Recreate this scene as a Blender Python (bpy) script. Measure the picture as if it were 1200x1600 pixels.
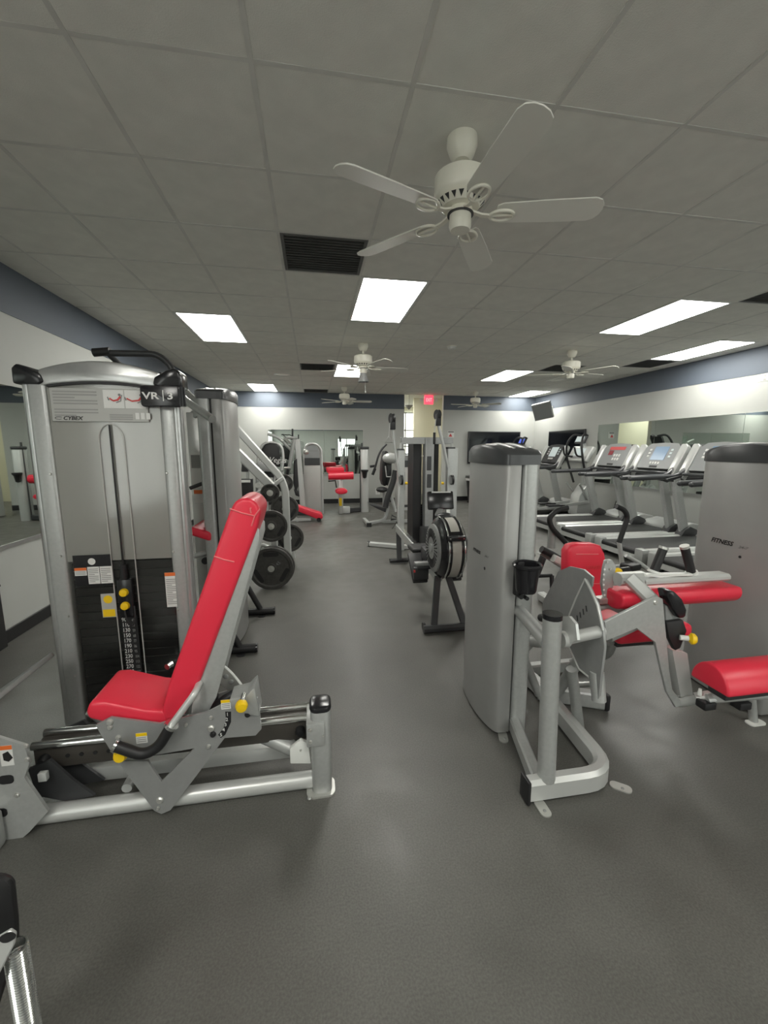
import bpy, bmesh, math, random
from mathutils import Vector, Matrix
random.seed(7)
for _o in list(bpy.data.objects): bpy.data.objects.remove(_o)
SC = bpy.context.scene
COL = SC.collection

# ------------------------------------------------------------------ camera, world, exposure
CAM_H = 1.45; F_PX = 644.5; YAW = 0.1695; PITCH = 0.1530
cd = bpy.data.cameras.new('camera'); cam = bpy.data.objects.new('camera', cd); COL.objects.link(cam)
cd.sensor_fit = 'VERTICAL'; cd.sensor_height = 36.0; cd.lens = F_PX*36.0/1600.0
cd.clip_start = 0.02; cd.clip_end = 100
cam.location = (0, 0, CAM_H); cam.rotation_euler = (math.pi/2-PITCH, 0, -YAW)
SC.camera = cam
W = bpy.data.worlds.new('world'); SC.world = W; W.use_nodes = True
W.node_tree.nodes['Background'].inputs[0].default_value = (0.8, 0.85, 0.9, 1)
W.node_tree.nodes['Background'].inputs[1].default_value = 0.15
SC.view_settings.view_transform = 'Standard'; SC.view_settings.look = 'None'
SC.view_settings.gamma = 1.0; SC.view_settings.use_curve_mapping = False
SC.view_settings.exposure = 0.18
TROFFER = 18.0          # emission of the ceiling troffers

# room dimensions
XL, XR, YB, YF, ZC = -2.31, 6.20, 11.0, -3.0, 2.85
GX, GY, TS = -0.187, 1.80, 0.61      # ceiling grid origin and pitch

# a measured sight line turned into a point at a known depth / height
_a, _p = YAW, PITCH
_R = Vector((math.cos(_a), -math.sin(_a), 0))
_F = Vector((math.sin(_a)*math.cos(_p), math.cos(_a)*math.cos(_p), -math.sin(_p)))
_U = Vector((math.sin(_a)*math.sin(_p), math.cos(_a)*math.sin(_p), math.cos(_p)))
def at(x, y, Y=None, X=None, Z=None):
    w = _R*((x-600)/F_PX) + _U*(-(y-800)/F_PX) + _F
    if Y is not None: t = Y/w.y
    elif X is not None: t = X/w.x
    else: t = (Z-CAM_H)/w.z
    return Vector((0, 0, CAM_H)) + w*t
def xz(pts, Y): return [(p.x, p.z) for p in (at(a, b, Y=Y) for a, b in pts)]
def yz(pts, X): return [(p.y, p.z) for p in (at(a, b, X=X) for a, b in pts)]

# ------------------------------------------------------------------ materials
def mat(name, col, rough=0.5, metal=0.0, spec=0.5, noise=0.0, nscale=20.0, bump=0.0, bscale=200.0, emit=None, estr=0.0, coat=0.0):
    m = bpy.data.materials.new(name); m.use_nodes = True
    nt = m.node_tree; b = nt.nodes['Principled BSDF']
    c = (col[0], col[1], col[2], 1)
    b.inputs['Base Color'].default_value = c
    b.inputs['Roughness'].default_value = rough; b.inputs['Metallic'].default_value = metal
    b.inputs['Specular IOR Level'].default_value = spec
    if coat: b.inputs['Coat Weight'].default_value = coat; b.inputs['Coat Roughness'].default_value = 0.15
    if emit: b.inputs['Emission Color'].default_value = (*emit, 1); b.inputs['Emission Strength'].default_value = estr
    if noise or bump:
        tc = nt.nodes.new('ShaderNodeTexCoord')
    if noise:
        n = nt.nodes.new('ShaderNodeTexNoise'); n.inputs['Scale'].default_value = nscale; n.inputs['Detail'].default_value = 6
        nt.links.new(tc.outputs['Object'], n.inputs['Vector'])
        r = nt.nodes.new('ShaderNodeMapRange'); r.inputs[1].default_value = 0.3; r.inputs[2].default_value = 0.7
        r.inputs[3].default_value = 1-noise; r.inputs[4].default_value = 1+noise
        nt.links.new(n.outputs['Fac'], r.inputs[0])
        mx = nt.nodes.new('ShaderNodeVectorMath'); mx.operation = 'SCALE'; mx.inputs[0].default_value = col[:3]
        nt.links.new(r.outputs[0], mx.inputs['Scale']); nt.links.new(mx.outputs[0], b.inputs['Base Color'])
    if bump:
        n2 = nt.nodes.new('ShaderNodeTexNoise'); n2.inputs['Scale'].default_value = bscale; n2.inputs['Detail'].default_value = 3
        nt.links.new(tc.outputs['Object'], n2.inputs['Vector'])
        bp = nt.nodes.new('ShaderNodeBump'); bp.inputs['Strength'].default_value = bump; bp.inputs['Distance'].default_value = 0.002
        nt.links.new(n2.outputs['Fac'], bp.inputs['Height']); nt.links.new(bp.outputs[0], b.inputs['Normal'])
    return m
M = {}
M['silver'] = mat('silver powder coat', (0.42, 0.43, 0.42), 0.36, 0.35, noise=0.05, nscale=60)
M['silver_lt'] = mat('bright silver paint', (0.56, 0.57, 0.555), 0.33, 0.35)
M['grey'] = mat('mid grey metal plate', (0.30, 0.305, 0.30), 0.4, 0.3, noise=0.04, nscale=30)
M['alu'] = mat('brushed aluminium', (0.50, 0.505, 0.50), 0.3, 0.75, noise=0.05, nscale=25)
M['shroud'] = mat('grey moulded shroud', (0.325, 0.325, 0.315), 0.34, 0.2, noise=0.03, nscale=8)
M['chrome'] = mat('chrome', (0.75, 0.76, 0.75), 0.16, 1.0)
M['steel'] = mat('zinc plated steel', (0.6, 0.6, 0.57), 0.35, 0.7)
M['dark'] = mat('charcoal plastic', (0.035, 0.036, 0.038), 0.38, 0.0)
M['cap'] = mat('dark grey glossy cap', (0.05, 0.052, 0.055), 0.28)
M['black'] = mat('black rubber', (0.012, 0.012, 0.013), 0.5)
M['blackgl'] = mat('black glossy plastic', (0.012, 0.012, 0.014), 0.2)
M['iron'] = mat('black cast iron plate', (0.055, 0.053, 0.049), 0.42, 0.0, noise=0.2, nscale=40, bump=0.3, bscale=300)
M['red'] = mat('red vinyl upholstery', (0.72, 0.028, 0.058), 0.36, bump=0.06, bscale=400)
M['pipe'] = mat('light red piping', (0.75, 0.16, 0.17), 0.4)
M['yellow'] = mat('yellow plastic', (0.85, 0.56, 0.01), 0.35)
M['white'] = mat('white plastic', (0.72, 0.73, 0.70), 0.4)
M['label'] = mat('white printed label', (0.70, 0.70, 0.68), 0.45)
M['labelgrey'] = mat('pale grey placard', (0.42, 0.42, 0.40), 0.35)
M['ink'] = mat('grey print', (0.22, 0.22, 0.22), 0.6)
M['inkpale'] = mat('pale grey print', (0.30, 0.30, 0.29), 0.6)
M['inkwhite'] = mat('white print', (0.75, 0.75, 0.73), 0.5)
M['orange'] = mat('orange print', (0.75, 0.16, 0.03), 0.5)
M['redink'] = mat('red print', (0.6, 0.06, 0.06), 0.5)
M['fan'] = mat('cream white fan enamel', (0.82, 0.80, 0.70), 0.32)
M['blade'] = mat('white fan blade', (0.74, 0.73, 0.67), 0.4)
M['wall'] = mat('white painted wall', (0.47, 0.48, 0.455), 0.6, noise=0.02, nscale=3, bump=0.1, bscale=150)
M['navy'] = mat('slate blue paint', (0.105, 0.125, 0.155), 0.6, noise=0.03, nscale=4)
M['cream'] = mat('cream painted wall', (0.72, 0.70, 0.56), 0.6)
M['base'] = mat('black vinyl baseboard', (0.012, 0.012, 0.013), 0.35)
M['tile'] = mat('acoustic ceiling tile', (0.74, 0.73, 0.68), 0.9, spec=0.1, noise=0.05, nscale=7, bump=0.55, bscale=170)
M['tbar'] = mat('dusty ceiling grid bar', (0.62, 0.61, 0.575), 0.6, noise=0.08, nscale=5)
M['vent'] = mat('dark dusty return vent', (0.13, 0.13, 0.125), 0.7, noise=0.15, nscale=6)
M['screen'] = mat('dark television screen', (0.006, 0.007, 0.01), 0.12)
M['lcd'] = mat('blue grey display', (0.12, 0.18, 0.25), 0.25, emit=(0.25, 0.4, 0.6), estr=0.25)
M['lcdpale'] = mat('pale display', (0.45, 0.5, 0.5), 0.3, emit=(0.6, 0.7, 0.7), estr=0.25)
M['lcdblue'] = mat('blue lit screen', (0.05, 0.08, 0.4), 0.3, emit=(0.12, 0.2, 0.9), estr=0.5)
M['reddisp'] = mat('red console display', (0.25, 0.02, 0.03), 0.3)
M['console'] = mat('grey console face', (0.24, 0.25, 0.25), 0.4)
M['belt'] = mat('treadmill belt', (0.03, 0.03, 0.03), 0.6, noise=0.1, nscale=30)
M['cagegrey'] = mat('perforated grey cage', (0.42, 0.41, 0.37), 0.5, 0.2)
M['rod'] = mat('grey guide rod', (0.3, 0.3, 0.3), 0.3, 0.8)
M['plate'] = mat('black weight plate', (0.022, 0.022, 0.022), 0.32)
M['panelgrey'] = mat('grey back panel', (0.50, 0.495, 0.475), 0.36, 0.15, noise=0.04, nscale=3)
M['rail'] = mat('brown dark rail web', (0.075, 0.068, 0.06), 0.4, 0.3)
M['light'] = mat('lit troffer diffuser', (0.9, 0.9, 0.88), 0.6, emit=(1.0, 0.985, 0.92), estr=TROFFER)
M['exit'] = mat('lit red exit face', (0.6, 0.03, 0.05), 0.4, emit=(1.0, 0.06, 0.10), estr=1.6)
M['exitink'] = mat('exit sign letters', (0.9, 0.4, 0.4), 0.4, emit=(1.0, 0.35, 0.35), estr=1.6)
M['daylight'] = mat('bright window pane', (0.9, 0.9, 0.9), 0.5, emit=(0.95, 1.0, 0.95), estr=2.4)
M['paper'] = mat('pale paper', (0.6, 0.6, 0.6), 0.6)
M['pink'] = mat('pink paper', (0.75, 0.35, 0.42), 0.6)

def floor_mat():
    m = bpy.data.materials.new('speckled grey rubber floor'); m.use_nodes = True
    nt = m.node_tree; b = nt.nodes['Principled BSDF']; L = nt.links
    tc = nt.nodes.new('ShaderNodeTexCoord')
    def noise(scale, det=4):
        n = nt.nodes.new('ShaderNodeTexNoise'); n.inputs['Scale'].default_value = scale; n.inputs['Detail'].default_value = det
        L.new(tc.outputs['Object'], n.inputs['Vector']); return n
    big = noise(0.9, 5); mid = noise(6, 5); fine = noise(150, 2)
    def rng(n, a, b_, lo=0.3, hi=0.7):
        r = nt.nodes.new('ShaderNodeMapRange'); r.inputs[1].default_value = lo; r.inputs[2].default_value = hi
        r.inputs[3].default_value = a; r.inputs[4].default_value = b_; L.new(n.outputs['Fac'], r.inputs[0]); return r
    r1 = rng(big, 0.80, 1.22); r2 = rng(mid, 0.93, 1.07); r3 = rng(fine, 0.82, 1.2)
    m1 = nt.nodes.new('ShaderNodeMath'); m1.operation = 'MULTIPLY'; L.new(r1.outputs[0], m1.inputs[0]); L.new(r2.outputs[0], m1.inputs[1])
    m2 = nt.nodes.new('ShaderNodeMath'); m2.operation = 'MULTIPLY'; L.new(m1.outputs[0], m2.inputs[0]); L.new(r3.outputs[0], m2.inputs[1])
    sc = nt.nodes.new('ShaderNodeVectorMath'); sc.operation = 'SCALE'; sc.inputs[0].default_value = (0.102, 0.100, 0.091)
    L.new(m2.outputs[0], sc.inputs['Scale']); L.new(sc.outputs[0], b.inputs['Base Color'])
    rr = rng(mid, 0.36, 0.50); L.new(rr.outputs[0], b.inputs['Roughness'])
    b.inputs['Specular IOR Level'].default_value = 0.45
    bp = nt.nodes.new('ShaderNodeBump'); bp.inputs['Strength'].default_value = 0.12; bp.inputs['Distance'].default_value = 0.002
    L.new(fine.outputs['Fac'], bp.inputs['Height']); L.new(bp.outputs[0], b.inputs['Normal'])
    return m
M['floor'] = floor_mat()
def mirror_mat():
    m = bpy.data.materials.new('wall mirror'); m.use_nodes = True
    b = m.node_tree.nodes['Principled BSDF']
    b.inputs['Base Color'].default_value = (0.66, 0.72, 0.68, 1); b.inputs['Metallic'].default_value = 1; b.inputs['Roughness'].default_value = 0.015
    return m
M['mirror'] = mirror_mat()
def shield_mat():
    m = bpy.data.materials.new('clear smoked shield'); m.use_nodes = True
    nt = m.node_tree; out = nt.nodes['Material Output']; nt.nodes.remove(nt.nodes['Principled BSDF'])
    t = nt.nodes.new('ShaderNodeBsdfTransparent'); t.inputs[0].default_value = (0.86, 0.86, 0.85, 1)
    g = nt.nodes.new('ShaderNodeBsdfGlossy'); g.inputs['Roughness'].default_value = 0.13
    x = nt.nodes.new('ShaderNodeMixShader'); x.inputs[0].default_value = 0.05
    nt.links.new(t.outputs[0], x.inputs[1]); nt.links.new(g.outputs[0], x.inputs[2]); nt.links.new(x.outputs[0], out.inputs['Surface'])
    return m
M['shield'] = shield_mat()

# ------------------------------------------------------------------ mesh helpers
def _arc_path(path, bend, closed=False, seg=6):
    P = [Vector(p) for p in path]
    if bend <= 0 or len(P) < 3: return P
    out = []; n = len(P)
    for i, p in enumerate(P):
        if not closed and (i == 0 or i == n-1): out.append(p); continue
        a = P[i-1]; c = P[(i+1) % n]
        d1 = (a-p); d2 = (c-p)
        l = min(bend, d1.length*0.49, d2.length*0.49)
        s = p+d1.normalized()*l; e = p+d2.normalized()*l
        for k in range(seg+1):
            t = k/seg; out.append(s*(1-t)**2+p*2*t*(1-t)+e*t*t)
    return out
class MB:
    def __init__(s): s.v = []; s.f = []
    def add(s, vs, fs):
        o = len(s.v); s.v += [Vector(v) for v in vs]; s.f += [[i+o for i in f] for f in fs]; return s
    def box(s, a, b):
        x0, y0, z0 = a; x1, y1, z1 = b
        vs = [(x0,y0,z0),(x1,y0,z0),(x1,y1,z0),(x0,y1,z0),(x0,y0,z1),(x1,y0,z1),(x1,y1,z1),(x0,y1,z1)]
        return s.add(vs, [(0,3,2,1),(4,5,6,7),(0,1,5,4),(1,2,6,5),(2,3,7,6),(3,0,4,7)])
    def obox(s, c, size, mtx):
        n0 = len(s.v); h = [q/2 for q in size]
        s.box((-h[0],-h[1],-h[2]), h)
        for i in range(n0, len(s.v)): s.v[i] = mtx @ s.v[i] + Vector(c)
        return s
    def prism(s, pts, ax, a0, a1):
        n = len(pts)
        def mk(p, a):
            return {'x': (a, p[0], p[1]), 'y': (p[0], a, p[1]), 'z': (p[0], p[1], a)}[ax]
        vs = [mk(p, a0) for p in pts]+[mk(p, a1) for p in pts]
        fs = [list(range(n)), list(range(2*n-1, n-1, -1))]+[(i, (i+1) % n, n+(i+1) % n, n+i) for i in range(n)]
        return s.add(vs, fs)
    def sweep(s, path, section, bend=0.0, closed=False, up=(0, 0, 1), cap=True, seg=6):
        P = _arc_path(path, bend, closed, seg); n = len(P); m = len(section)
        T = []
        for i in range(n):
            if closed: d = P[(i+1) % n]-P[i-1]
            elif i == 0: d = P[1]-P[0]
            elif i == n-1: d = P[-1]-P[-2]
            else: d = (P[i+1]-P[i]).normalized()+(P[i]-P[i-1]).normalized()
            T.append(d.normalized())
        U = Vector(up)
        if abs(U.dot(T[0])) > 0.95: U = Vector((1, 0, 0)) if abs(T[0].x) < 0.9 else Vector((0, 1, 0))
        u = (U-T[0]*U.dot(T[0])).normalized(); vs = []
        for i in range(n):
            if i: 
                u = (u-T[i]*u.dot(T[i]))
                u.normalize()
            r = T[i].cross(u)
            for (a, b) in section: vs.append(P[i]+r*a+u*b)
        fs = []
        for i in range(n if closed else n-1):
            j = (i+1) % n
            for k in range(m): fs.append((i*m+k, i*m+(k+1) % m, j*m+(k+1) % m, j*m+k))
        if cap and not closed: fs += [list(range(m-1, -1, -1)), [(n-1)*m+k for k in range(m)]]
        return s.add(vs, fs)
    def tube(s, path, r, n=10, bend=0.0, closed=False, ry=None, seg=6, up=(0, 0, 1)):
        ry = ry or r
        return s.sweep(path, [(r*math.cos(2*math.pi*k/n), ry*math.sin(2*math.pi*k/n)) for k in range(n)], bend, closed, up=up, seg=seg)
    def rect(s, path, w, h, bend=0.0, up=(0, 0, 1), ch=0.15):
        a, b = w/2, h/2; c = min(w, h)*ch
        return s.sweep(path, [(a-c,-b),(a,-b+c),(a,b-c),(a-c,b),(-a+c,b),(-a,b-c),(-a,-b+c),(-a+c,-b)], bend, up=up)
    def lathe(s, prof, o, axis=(0, 0, 1), n=24, a0=0.0, a1=2*math.pi):
        ax = Vector(axis).normalized(); u = Vector((1, 0, 0)) if abs(ax.x) < 0.9 else Vector((0, 1, 0))
        u = (u-ax*u.dot(ax)).normalized(); w = ax.cross(u); o = Vector(o); m = len(prof)
        vs = []; fs = []
        for k in range(n):
            t = 2*math.pi*k/n; d = u*math.cos(t)+w*math.sin(t)
            for (r, h) in prof: vs.append(o+d*max(r, 1e-5)+ax*h)
        for k in range(n):
            j = (k+1) % n
            for i in range(m-1): fs.append((k*m+i, j*m+i, j*m+i+1, k*m+i+1))
        return s.add(vs, fs)
    def cyl(s, o, axis, r, h, n=16): return s.lathe([(0, 0), (r, 0), (r, h), (0, h)], o, axis, n)
    def ball(s, o, r, n=12, sc=(1, 1, 1)):
        o = Vector(o); rows = max(4, n//2); n0 = len(s.v)
        s.lathe([(r*math.sin(math.pi*i/rows), -r*math.cos(math.pi*i/rows)) for i in range(rows+1)], (0, 0, 0), (0, 0, 1), n)
        for i in range(n0, len(s.v)): s.v[i] = Vector((s.v[i].x*sc[0], s.v[i].y*sc[1], s.v[i].z*sc[2]))+o
        return s
    def build(s, name, m, parent=None, bevel=0.0, seg=2, ang=35, loc=None):
        org = ORG.get(parent.name, Vector((0, 0, 0))) if parent else (Vector(loc) if loc is not None else Vector((0, 0, 0)))
        me = bpy.data.meshes.new(name)
        me.from_pydata([v-org for v in s.v], [], s.f)
        bm = bmesh.new(); bm.from_mesh(me)
        bmesh.ops.remove_doubles(bm, verts=bm.verts, dist=1e-6)
        bmesh.ops.recalc_face_normals(bm, faces=bm.faces)
        if bevel > 0:
            es = [e for e in bm.edges if len(e.link_faces) == 2 and e.calc_face_angle(0) > math.radians(ang)]
            try: bmesh.ops.bevel(bm, geom=es, offset=bevel, segments=seg, profile=0.5, affect='EDGES', clamp_overlap=True)
            except Exception: pass
        bm.to_mesh(me); bm.free()
        for p in me.polygons: p.use_smooth = True
        me.set_sharp_from_angle(angle=math.radians(38))
        me.materials.append(M[m] if isinstance(m, str) else m)
        o = bpy.data.objects.new(name, me); COL.objects.link(o)
        if parent: o.parent = parent; ORG[o.name] = org
        else: o.location = org; ORG[o.name] = org
        return o
ORG = {}
def tag(o, label=None, cat=None, group=None, kind=None):
    if label: o['label'] = label
    if cat: o['category'] = cat
    if group: o['group'] = group
    if kind: o['kind'] = kind
    return o
def thing(name, label, cat, loc=(0, 0, 0), group=None):
    o = bpy.data.objects.new(name, None); COL.objects.link(o); o.location = loc; o.empty_display_size = 0.1
    ORG[o.name] = Vector(loc); return tag(o, label, cat, group)
def copy_tree(o, parent=None):
    c = o.copy(); COL.objects.link(c); c.parent = parent
    for ch in list(o.children): copy_tree(ch, c)
    return c
def struct(o): o['kind'] = 'structure'; return o
def text(body, size, origin, right, up, m, parent, name, align='LEFT', line=1.0, bendfn=None, shear=0.0, sx=1.0, bold=0.0):
    cu = bpy.data.curves.new(name, 'FONT'); cu.body = body; cu.size = size; cu.align_x = align; cu.space_line = line
    cu.shear = shear; cu.resolution_u = 2; cu.extrude = 0.0004; cu.offset = bold
    ob = bpy.data.objects.new('tmp_text', cu)
    COL.objects.link(ob)
    me = bpy.data.meshes.new_from_object(ob.evaluated_get(bpy.context.evaluated_depsgraph_get()))
    bpy.data.objects.remove(ob)
    r = Vector(right).normalized(); u = Vector(up).normalized(); n = r.cross(u); org = ORG.get(parent.name, Vector((0, 0, 0)))
    for v in me.vertices:
        p = Vector(origin)+r*v.co.x*sx+u*v.co.y+n*v.co.z
        if bendfn: p = bendfn(p)
        v.co = p-org
    me.materials.clear(); me.materials.append(M[m])
    o = bpy.data.objects.new(name, me); COL.objects.link(o); o.parent = parent; ORG[o.name] = org
    return o
def bolt(p, axis, r, parent, m='steel', h=0.006, name='bolt'):
    return MB().lathe([(0, h), (r*0.7, h), (r, h*0.4), (r, 0), (0, 0)], p, axis, 10).build(name, m, parent)
def rrect(w, h, r, n=4):
    out = []
    for cx, cy, a in ((w/2-r, h/2-r, 0), (-w/2+r, h/2-r, 90), (-w/2+r, -h/2+r, 180), (w/2-r, -h/2+r, 270)):
        for k in range(n+1):
            t = math.radians(a+90*k/n); out.append((cx+r*math.cos(t), cy+r*math.sin(t)))
    return out
def label_card(name, m, parent, x0, x1, z0, z1, y, t=0.0015, lines=0, lm='inkpale', head=None, headh=0.18):
    o = MB().box((x0, y-t, z0), (x1, y, z1)).build(name, m, parent)
    if head: MB().box((x0, y-t-0.0006, z1-(z1-z0)*headh), (x1, y-t, z1)).build('header_strip', head, o)
    if lines:
        mb = MB(); top = z1-(z1-z0)*(headh+0.08 if head else 0.1); st = (top-z0-(z1-z0)*0.06)/lines
        for k in range(lines):
            w = (x1-x0)*(0.82 if k % 4 != 3 else 0.5)
            mb.box((x0+(x1-x0)*0.08, y-t-0.0005, top-st*k-st*0.55), (x0+(x1-x0)*0.08+w, y-t, top-st*k-st*0.1))
        mb.build('print_lines', lm, o)
    return o

# ------------------------------------------------------------------ the room
f = struct(MB().box((XL-0.15, YF-0.15, -0.06), (XR+0.15, 16.2, 0)).build('floor', 'floor'))
H0, H1 = 2.43, 3.51            # opening into the hall, in the back wall
wl = struct(MB().box((XL-0.12, YF, 0), (XL, YB+0.12, ZC+0.1)).build('wall_left', 'wall'))
wr = struct(MB().box((XR, YF, 0), (XR+0.12, YB+0.12, ZC+0.1)).build('wall_right', 'wall'))
wb = struct(MB().box((XL-0.12, YB, 0), (H0, YB+0.12, ZC+0.1)).box((H1, YB, 0), (XR+0.12, YB+0.12, ZC+0.1)).build('wall_back', 'wall'))
wf = struct(MB().box((XL-0.12, YF-0.12, 0), (XR+0.12, YF, ZC+0.1)).build('wall_front', 'wall'))
ZN = 2.48
struct(MB().box((XL, YF, ZN), (XL+0.006, YB, ZC+0.02)).build('trim_1', 'navy'))
struct(MB().box((XR-0.006, YF, ZN), (XR, YB, ZC+0.02)).build('trim_2', 'navy'))
struct(MB().box((XL+0.006, YB-0.006, ZN), (H0, YB, ZC+0.02)).build('trim_3', 'navy'))
struct(MB().box((H1, YB-0.006, ZN), (XR-0.006, YB, ZC+0.02)).build('trim_4', 'navy'))
struct(MB().box((XL+0.006, YF, ZN), (XR-0.006, YF+0.006, ZC+0.02)).build('trim_5', 'navy'))
def baseb(n, a, b): struct(MB().box(a, b).build(n, 'base', bevel=0.003, seg=1))
baseb('baseboard_left', (XL, YF+0.02, 0), (XL+0.014, YB, 0.10))
baseb('baseboard_right', (XR-0.014, YF+0.02, 0), (XR, YB, 0.10))
baseb('baseboard_back', (XL+0.014, YB-0.014, 0), (H0, YB, 0.12))
baseb('baseboard_back_right', (H1, YB-0.014, 0), (XR-0.014, YB, 0.12))
# hall behind the opening
struct(MB().box((3.16, 12.9, 0), (4.6, 13.0, 3.1)).build('wall_hall_end', 'cream'))
struct(MB().box((H1+0.6, YB+0.12, 0), (H1+0.7, 12.9, 3.1)).build('wall_hall_right', 'cream'))
struct(MB().box((1.2, 15.6, 0), (4.1, 15.7, 3.1)).build('wall_hall_far', 'cream'))
struct(MB().box((1.2, YB+0.12, 0), (1.3, 15.6, 3.1)).build('wall_hall_left', 'cream'))
struct(MB().box((4.0, 13.0, 0), (4.1, 15.6, 3.1)).build('wall_hall_inner', 'cream'))
struct(MB().box((1.2, YB+0.12, 3.0), (4.8, 15.7, 3.1)).build('ceiling_hall', 'tile'))
win = struct(MB().box((3.0, 15.56, 0.5), (3.95, 15.6, 2.8)).build('window_1', 'daylight'))
wfr = MB()
for z in (0.86, 1.5, 2.1, 2.75): wfr.box((3.0, 15.53, z), (3.95, 15.57, z+0.05))
for x in (2.95, 3.45, 3.95): wfr.box((x, 15.53, 0.5), (x+0.05, 15.57, 2.8))
wfr.build('window_frame', 'white', win)

# street window behind the camera (seen in the back wall mirror)
w2 = struct(MB().box((1.5, YF, 1.0), (2.5, YF+0.02, 2.0)).build('window_2', 'daylight'))
wfr = MB()
for x in (1.44, 1.97, 2.5): wfr.box((x, YF, 0.96), (x+0.06, YF+0.06, 2.06))
for z in (0.95, 2.0): wfr.box((1.5, YF, z), (2.5, YF+0.055, z+0.05))
wfr.build('window_frame', 'alu', w2)
w3 = struct(MB().box((3.3, YF, 0.5), (6.0, YF+0.02, 2.35)).build('window_fill_front', 'daylight'))  # unseen glowing pane added behind the camera for frontal light
wfr = MB()
for x in (3.24, 4.62, 6.0): wfr.box((x, YF, 0.44), (x+0.06, YF+0.06, 2.41))
for z in (0.44, 2.35): wfr.box((3.3, YF, z), (6.0, YF+0.055, z+0.06))
wfr.build('window_frame', 'alu', w3)
w4 = struct(MB().box((XL, -2.7, 0.7), (XL+0.02, -0.5, 2.35)).build('window_fill_left', 'daylight'))  # second unseen pane, added to light the foreground from behind left
wfr = MB()
for y in (-2.76, -1.63, -0.5): wfr.box((XL, y, 0.64), (XL+0.06, y+0.06, 2.41))
for z in (0.64, 2.35): wfr.box((XL, -2.7, z), (XL+0.055, -0.5, z+0.06))
wfr.build('window_frame', 'alu', w4)

t = thing('hall_fill_light', 'unseen fill light added inside the hall, hidden behind the back wall', 'light', (2.2, 12.5, 3.0))  # added out of view to brighten the dark hall
MB().box((1.9, 11.9, 2.975), (2.5, 13.1, 2.985)).build('diffuser', 'light', t)
MB().box((1.87, 11.87, 2.985), (2.53, 13.13, 3.0)).build('frame', 'white', t)

# ceiling: slab, grid bars and one object per tile
ceil = struct(MB().box((XL-0.1, YF-0.1, ZC+0.03), (XR+0.1, YB+0.1, ZC+0.12)).build('ceiling', 'tile'))
TB = 0.010
gb = MB()
for i in range(-4, 12):
    x = GX+TS*i
    if XL < x < XR: gb.box((x-TB, YF, ZC), (x+TB, YB, ZC+0.03))
j0 = int(math.floor((YF-GY)/TS)); j1 = int(math.ceil((YB-GY)/TS))
for j in range(j0, j1+1):
    y = GY+TS*j
    if YF < y < YB: gb.box((XL, y-TB, ZC+0.0005), (XR, y+TB, ZC+0.03))
gb.build('ceiling_grid', 'tbar', ceil)
LIGHTS = [(1, 3), (-2, 5), (6, 3), (9, 5), (1, 9), (-2, 13), (6, 9), (9, 13), (1, -5), (6, -5), (-2, -5)]  # last three are unseen, added behind the camera to raise the room brightness
VENTS = [(0, 2), (0, 9), (0, 14), (7, 2), (9, 7), (7, 8)]
skip = {(i, j) for i, j in VENTS}
for i, j in LIGHTS: skip |= {(i, j), (i, j+1)}
tile_cache = {}
rest = MB(); tiles = 0
for j in range(j0, j1):
    for i in range(-4, 12):
        if (i, j) in skip: continue
        x0 = max(GX+TS*i+TB, XL); x1 = min(GX+TS*(i+1)-TB, XR); y0 = max(GY+TS*j+TB, YF); y1 = min(GY+TS*(j+1)-TB, YB)
        if x1-x0 < 0.02 or y1-y0 < 0.02: continue
        dz = random.choice((0.0015, 0.002, 0.002, 0.003, 0.004))
        if j < -2:
            rest.box((x0-TB, y0-TB, ZC+0.005), (x1+TB, y1+TB, ZC+0.02)); continue
        key = (round(x1-x0, 3), round(y1-y0, 3))
        if key not in tile_cache:
            hx, hy = key[0]/2+TB*0.6, key[1]/2+TB*0.6
            o = MB().box((-hx, -hy, 0), (hx, hy, 0.016)).build('ceiling_tile', 'tile', ceil); tile_cache[key] = o.data
        else:
            o = bpy.data.objects.new('ceiling_tile', tile_cache[key]); COL.objects.link(o); o.parent = ceil
        o.location = ((x0+x1)/2, (y0+y1)/2, ZC+dz)
tag(rest.build('ceiling_tile_field', 'tile', ceil), kind='stuff')

LN = {(1, 3): 'large bright ceiling light beside the dark vent, nearest the camera', (-2, 5): 'ceiling light nearest the left wall, above the leg press tower',
      (6, 3): 'large ceiling light at right, nearest one over the treadmills', (9, 5): 'ceiling light close to the right wall near the blue band',
      (1, 9): 'ceiling light half hidden behind the middle ceiling fan', (-2, 13): 'small far ceiling light near the back left corner',
      (6, 9): 'far ceiling light right of the exit sign', (9, 13): 'farthest ceiling light near the back right corner',
      (1, -5): 'unseen fill light added to the ceiling behind the camera, right of the aisle', (6, -5): 'unseen fill light added to the ceiling behind the camera near the right wall', (-2, -5): 'unseen fill light added to the ceiling behind the camera near the left wall'}
for (i, j) in LIGHTS:
    x0 = GX+TS*i; y0 = GY+TS*j
    t = thing('ceiling_light', LN[(i, j)], 'light', (x0+TS/2, y0+TS, ZC), 'recessed ceiling troffers')
    MB().box((x0+0.035, y0+0.035, ZC+0.002), (x0+TS-0.035, y0+2*TS-0.035, ZC+0.012)).build('diffuser', 'light', t)
    fr = MB()
    for a, b in (((x0+0.012, y0+0.012), (x0+0.035, y0+2*TS-0.012)), ((x0+TS-0.035, y0+0.012), (x0+TS-0.012, y0+2*TS-0.012)),
                 ((x0+0.035, y0+0.012), (x0+TS-0.035, y0+0.035)), ((x0+0.035, y0+2*TS-0.035), (x0+TS-0.035, y0+2*TS-0.012))):
        fr.box((a[0], a[1], ZC), (b[0], b[1], ZC+0.02))
    fr.build('frame', 'white', t)
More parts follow.
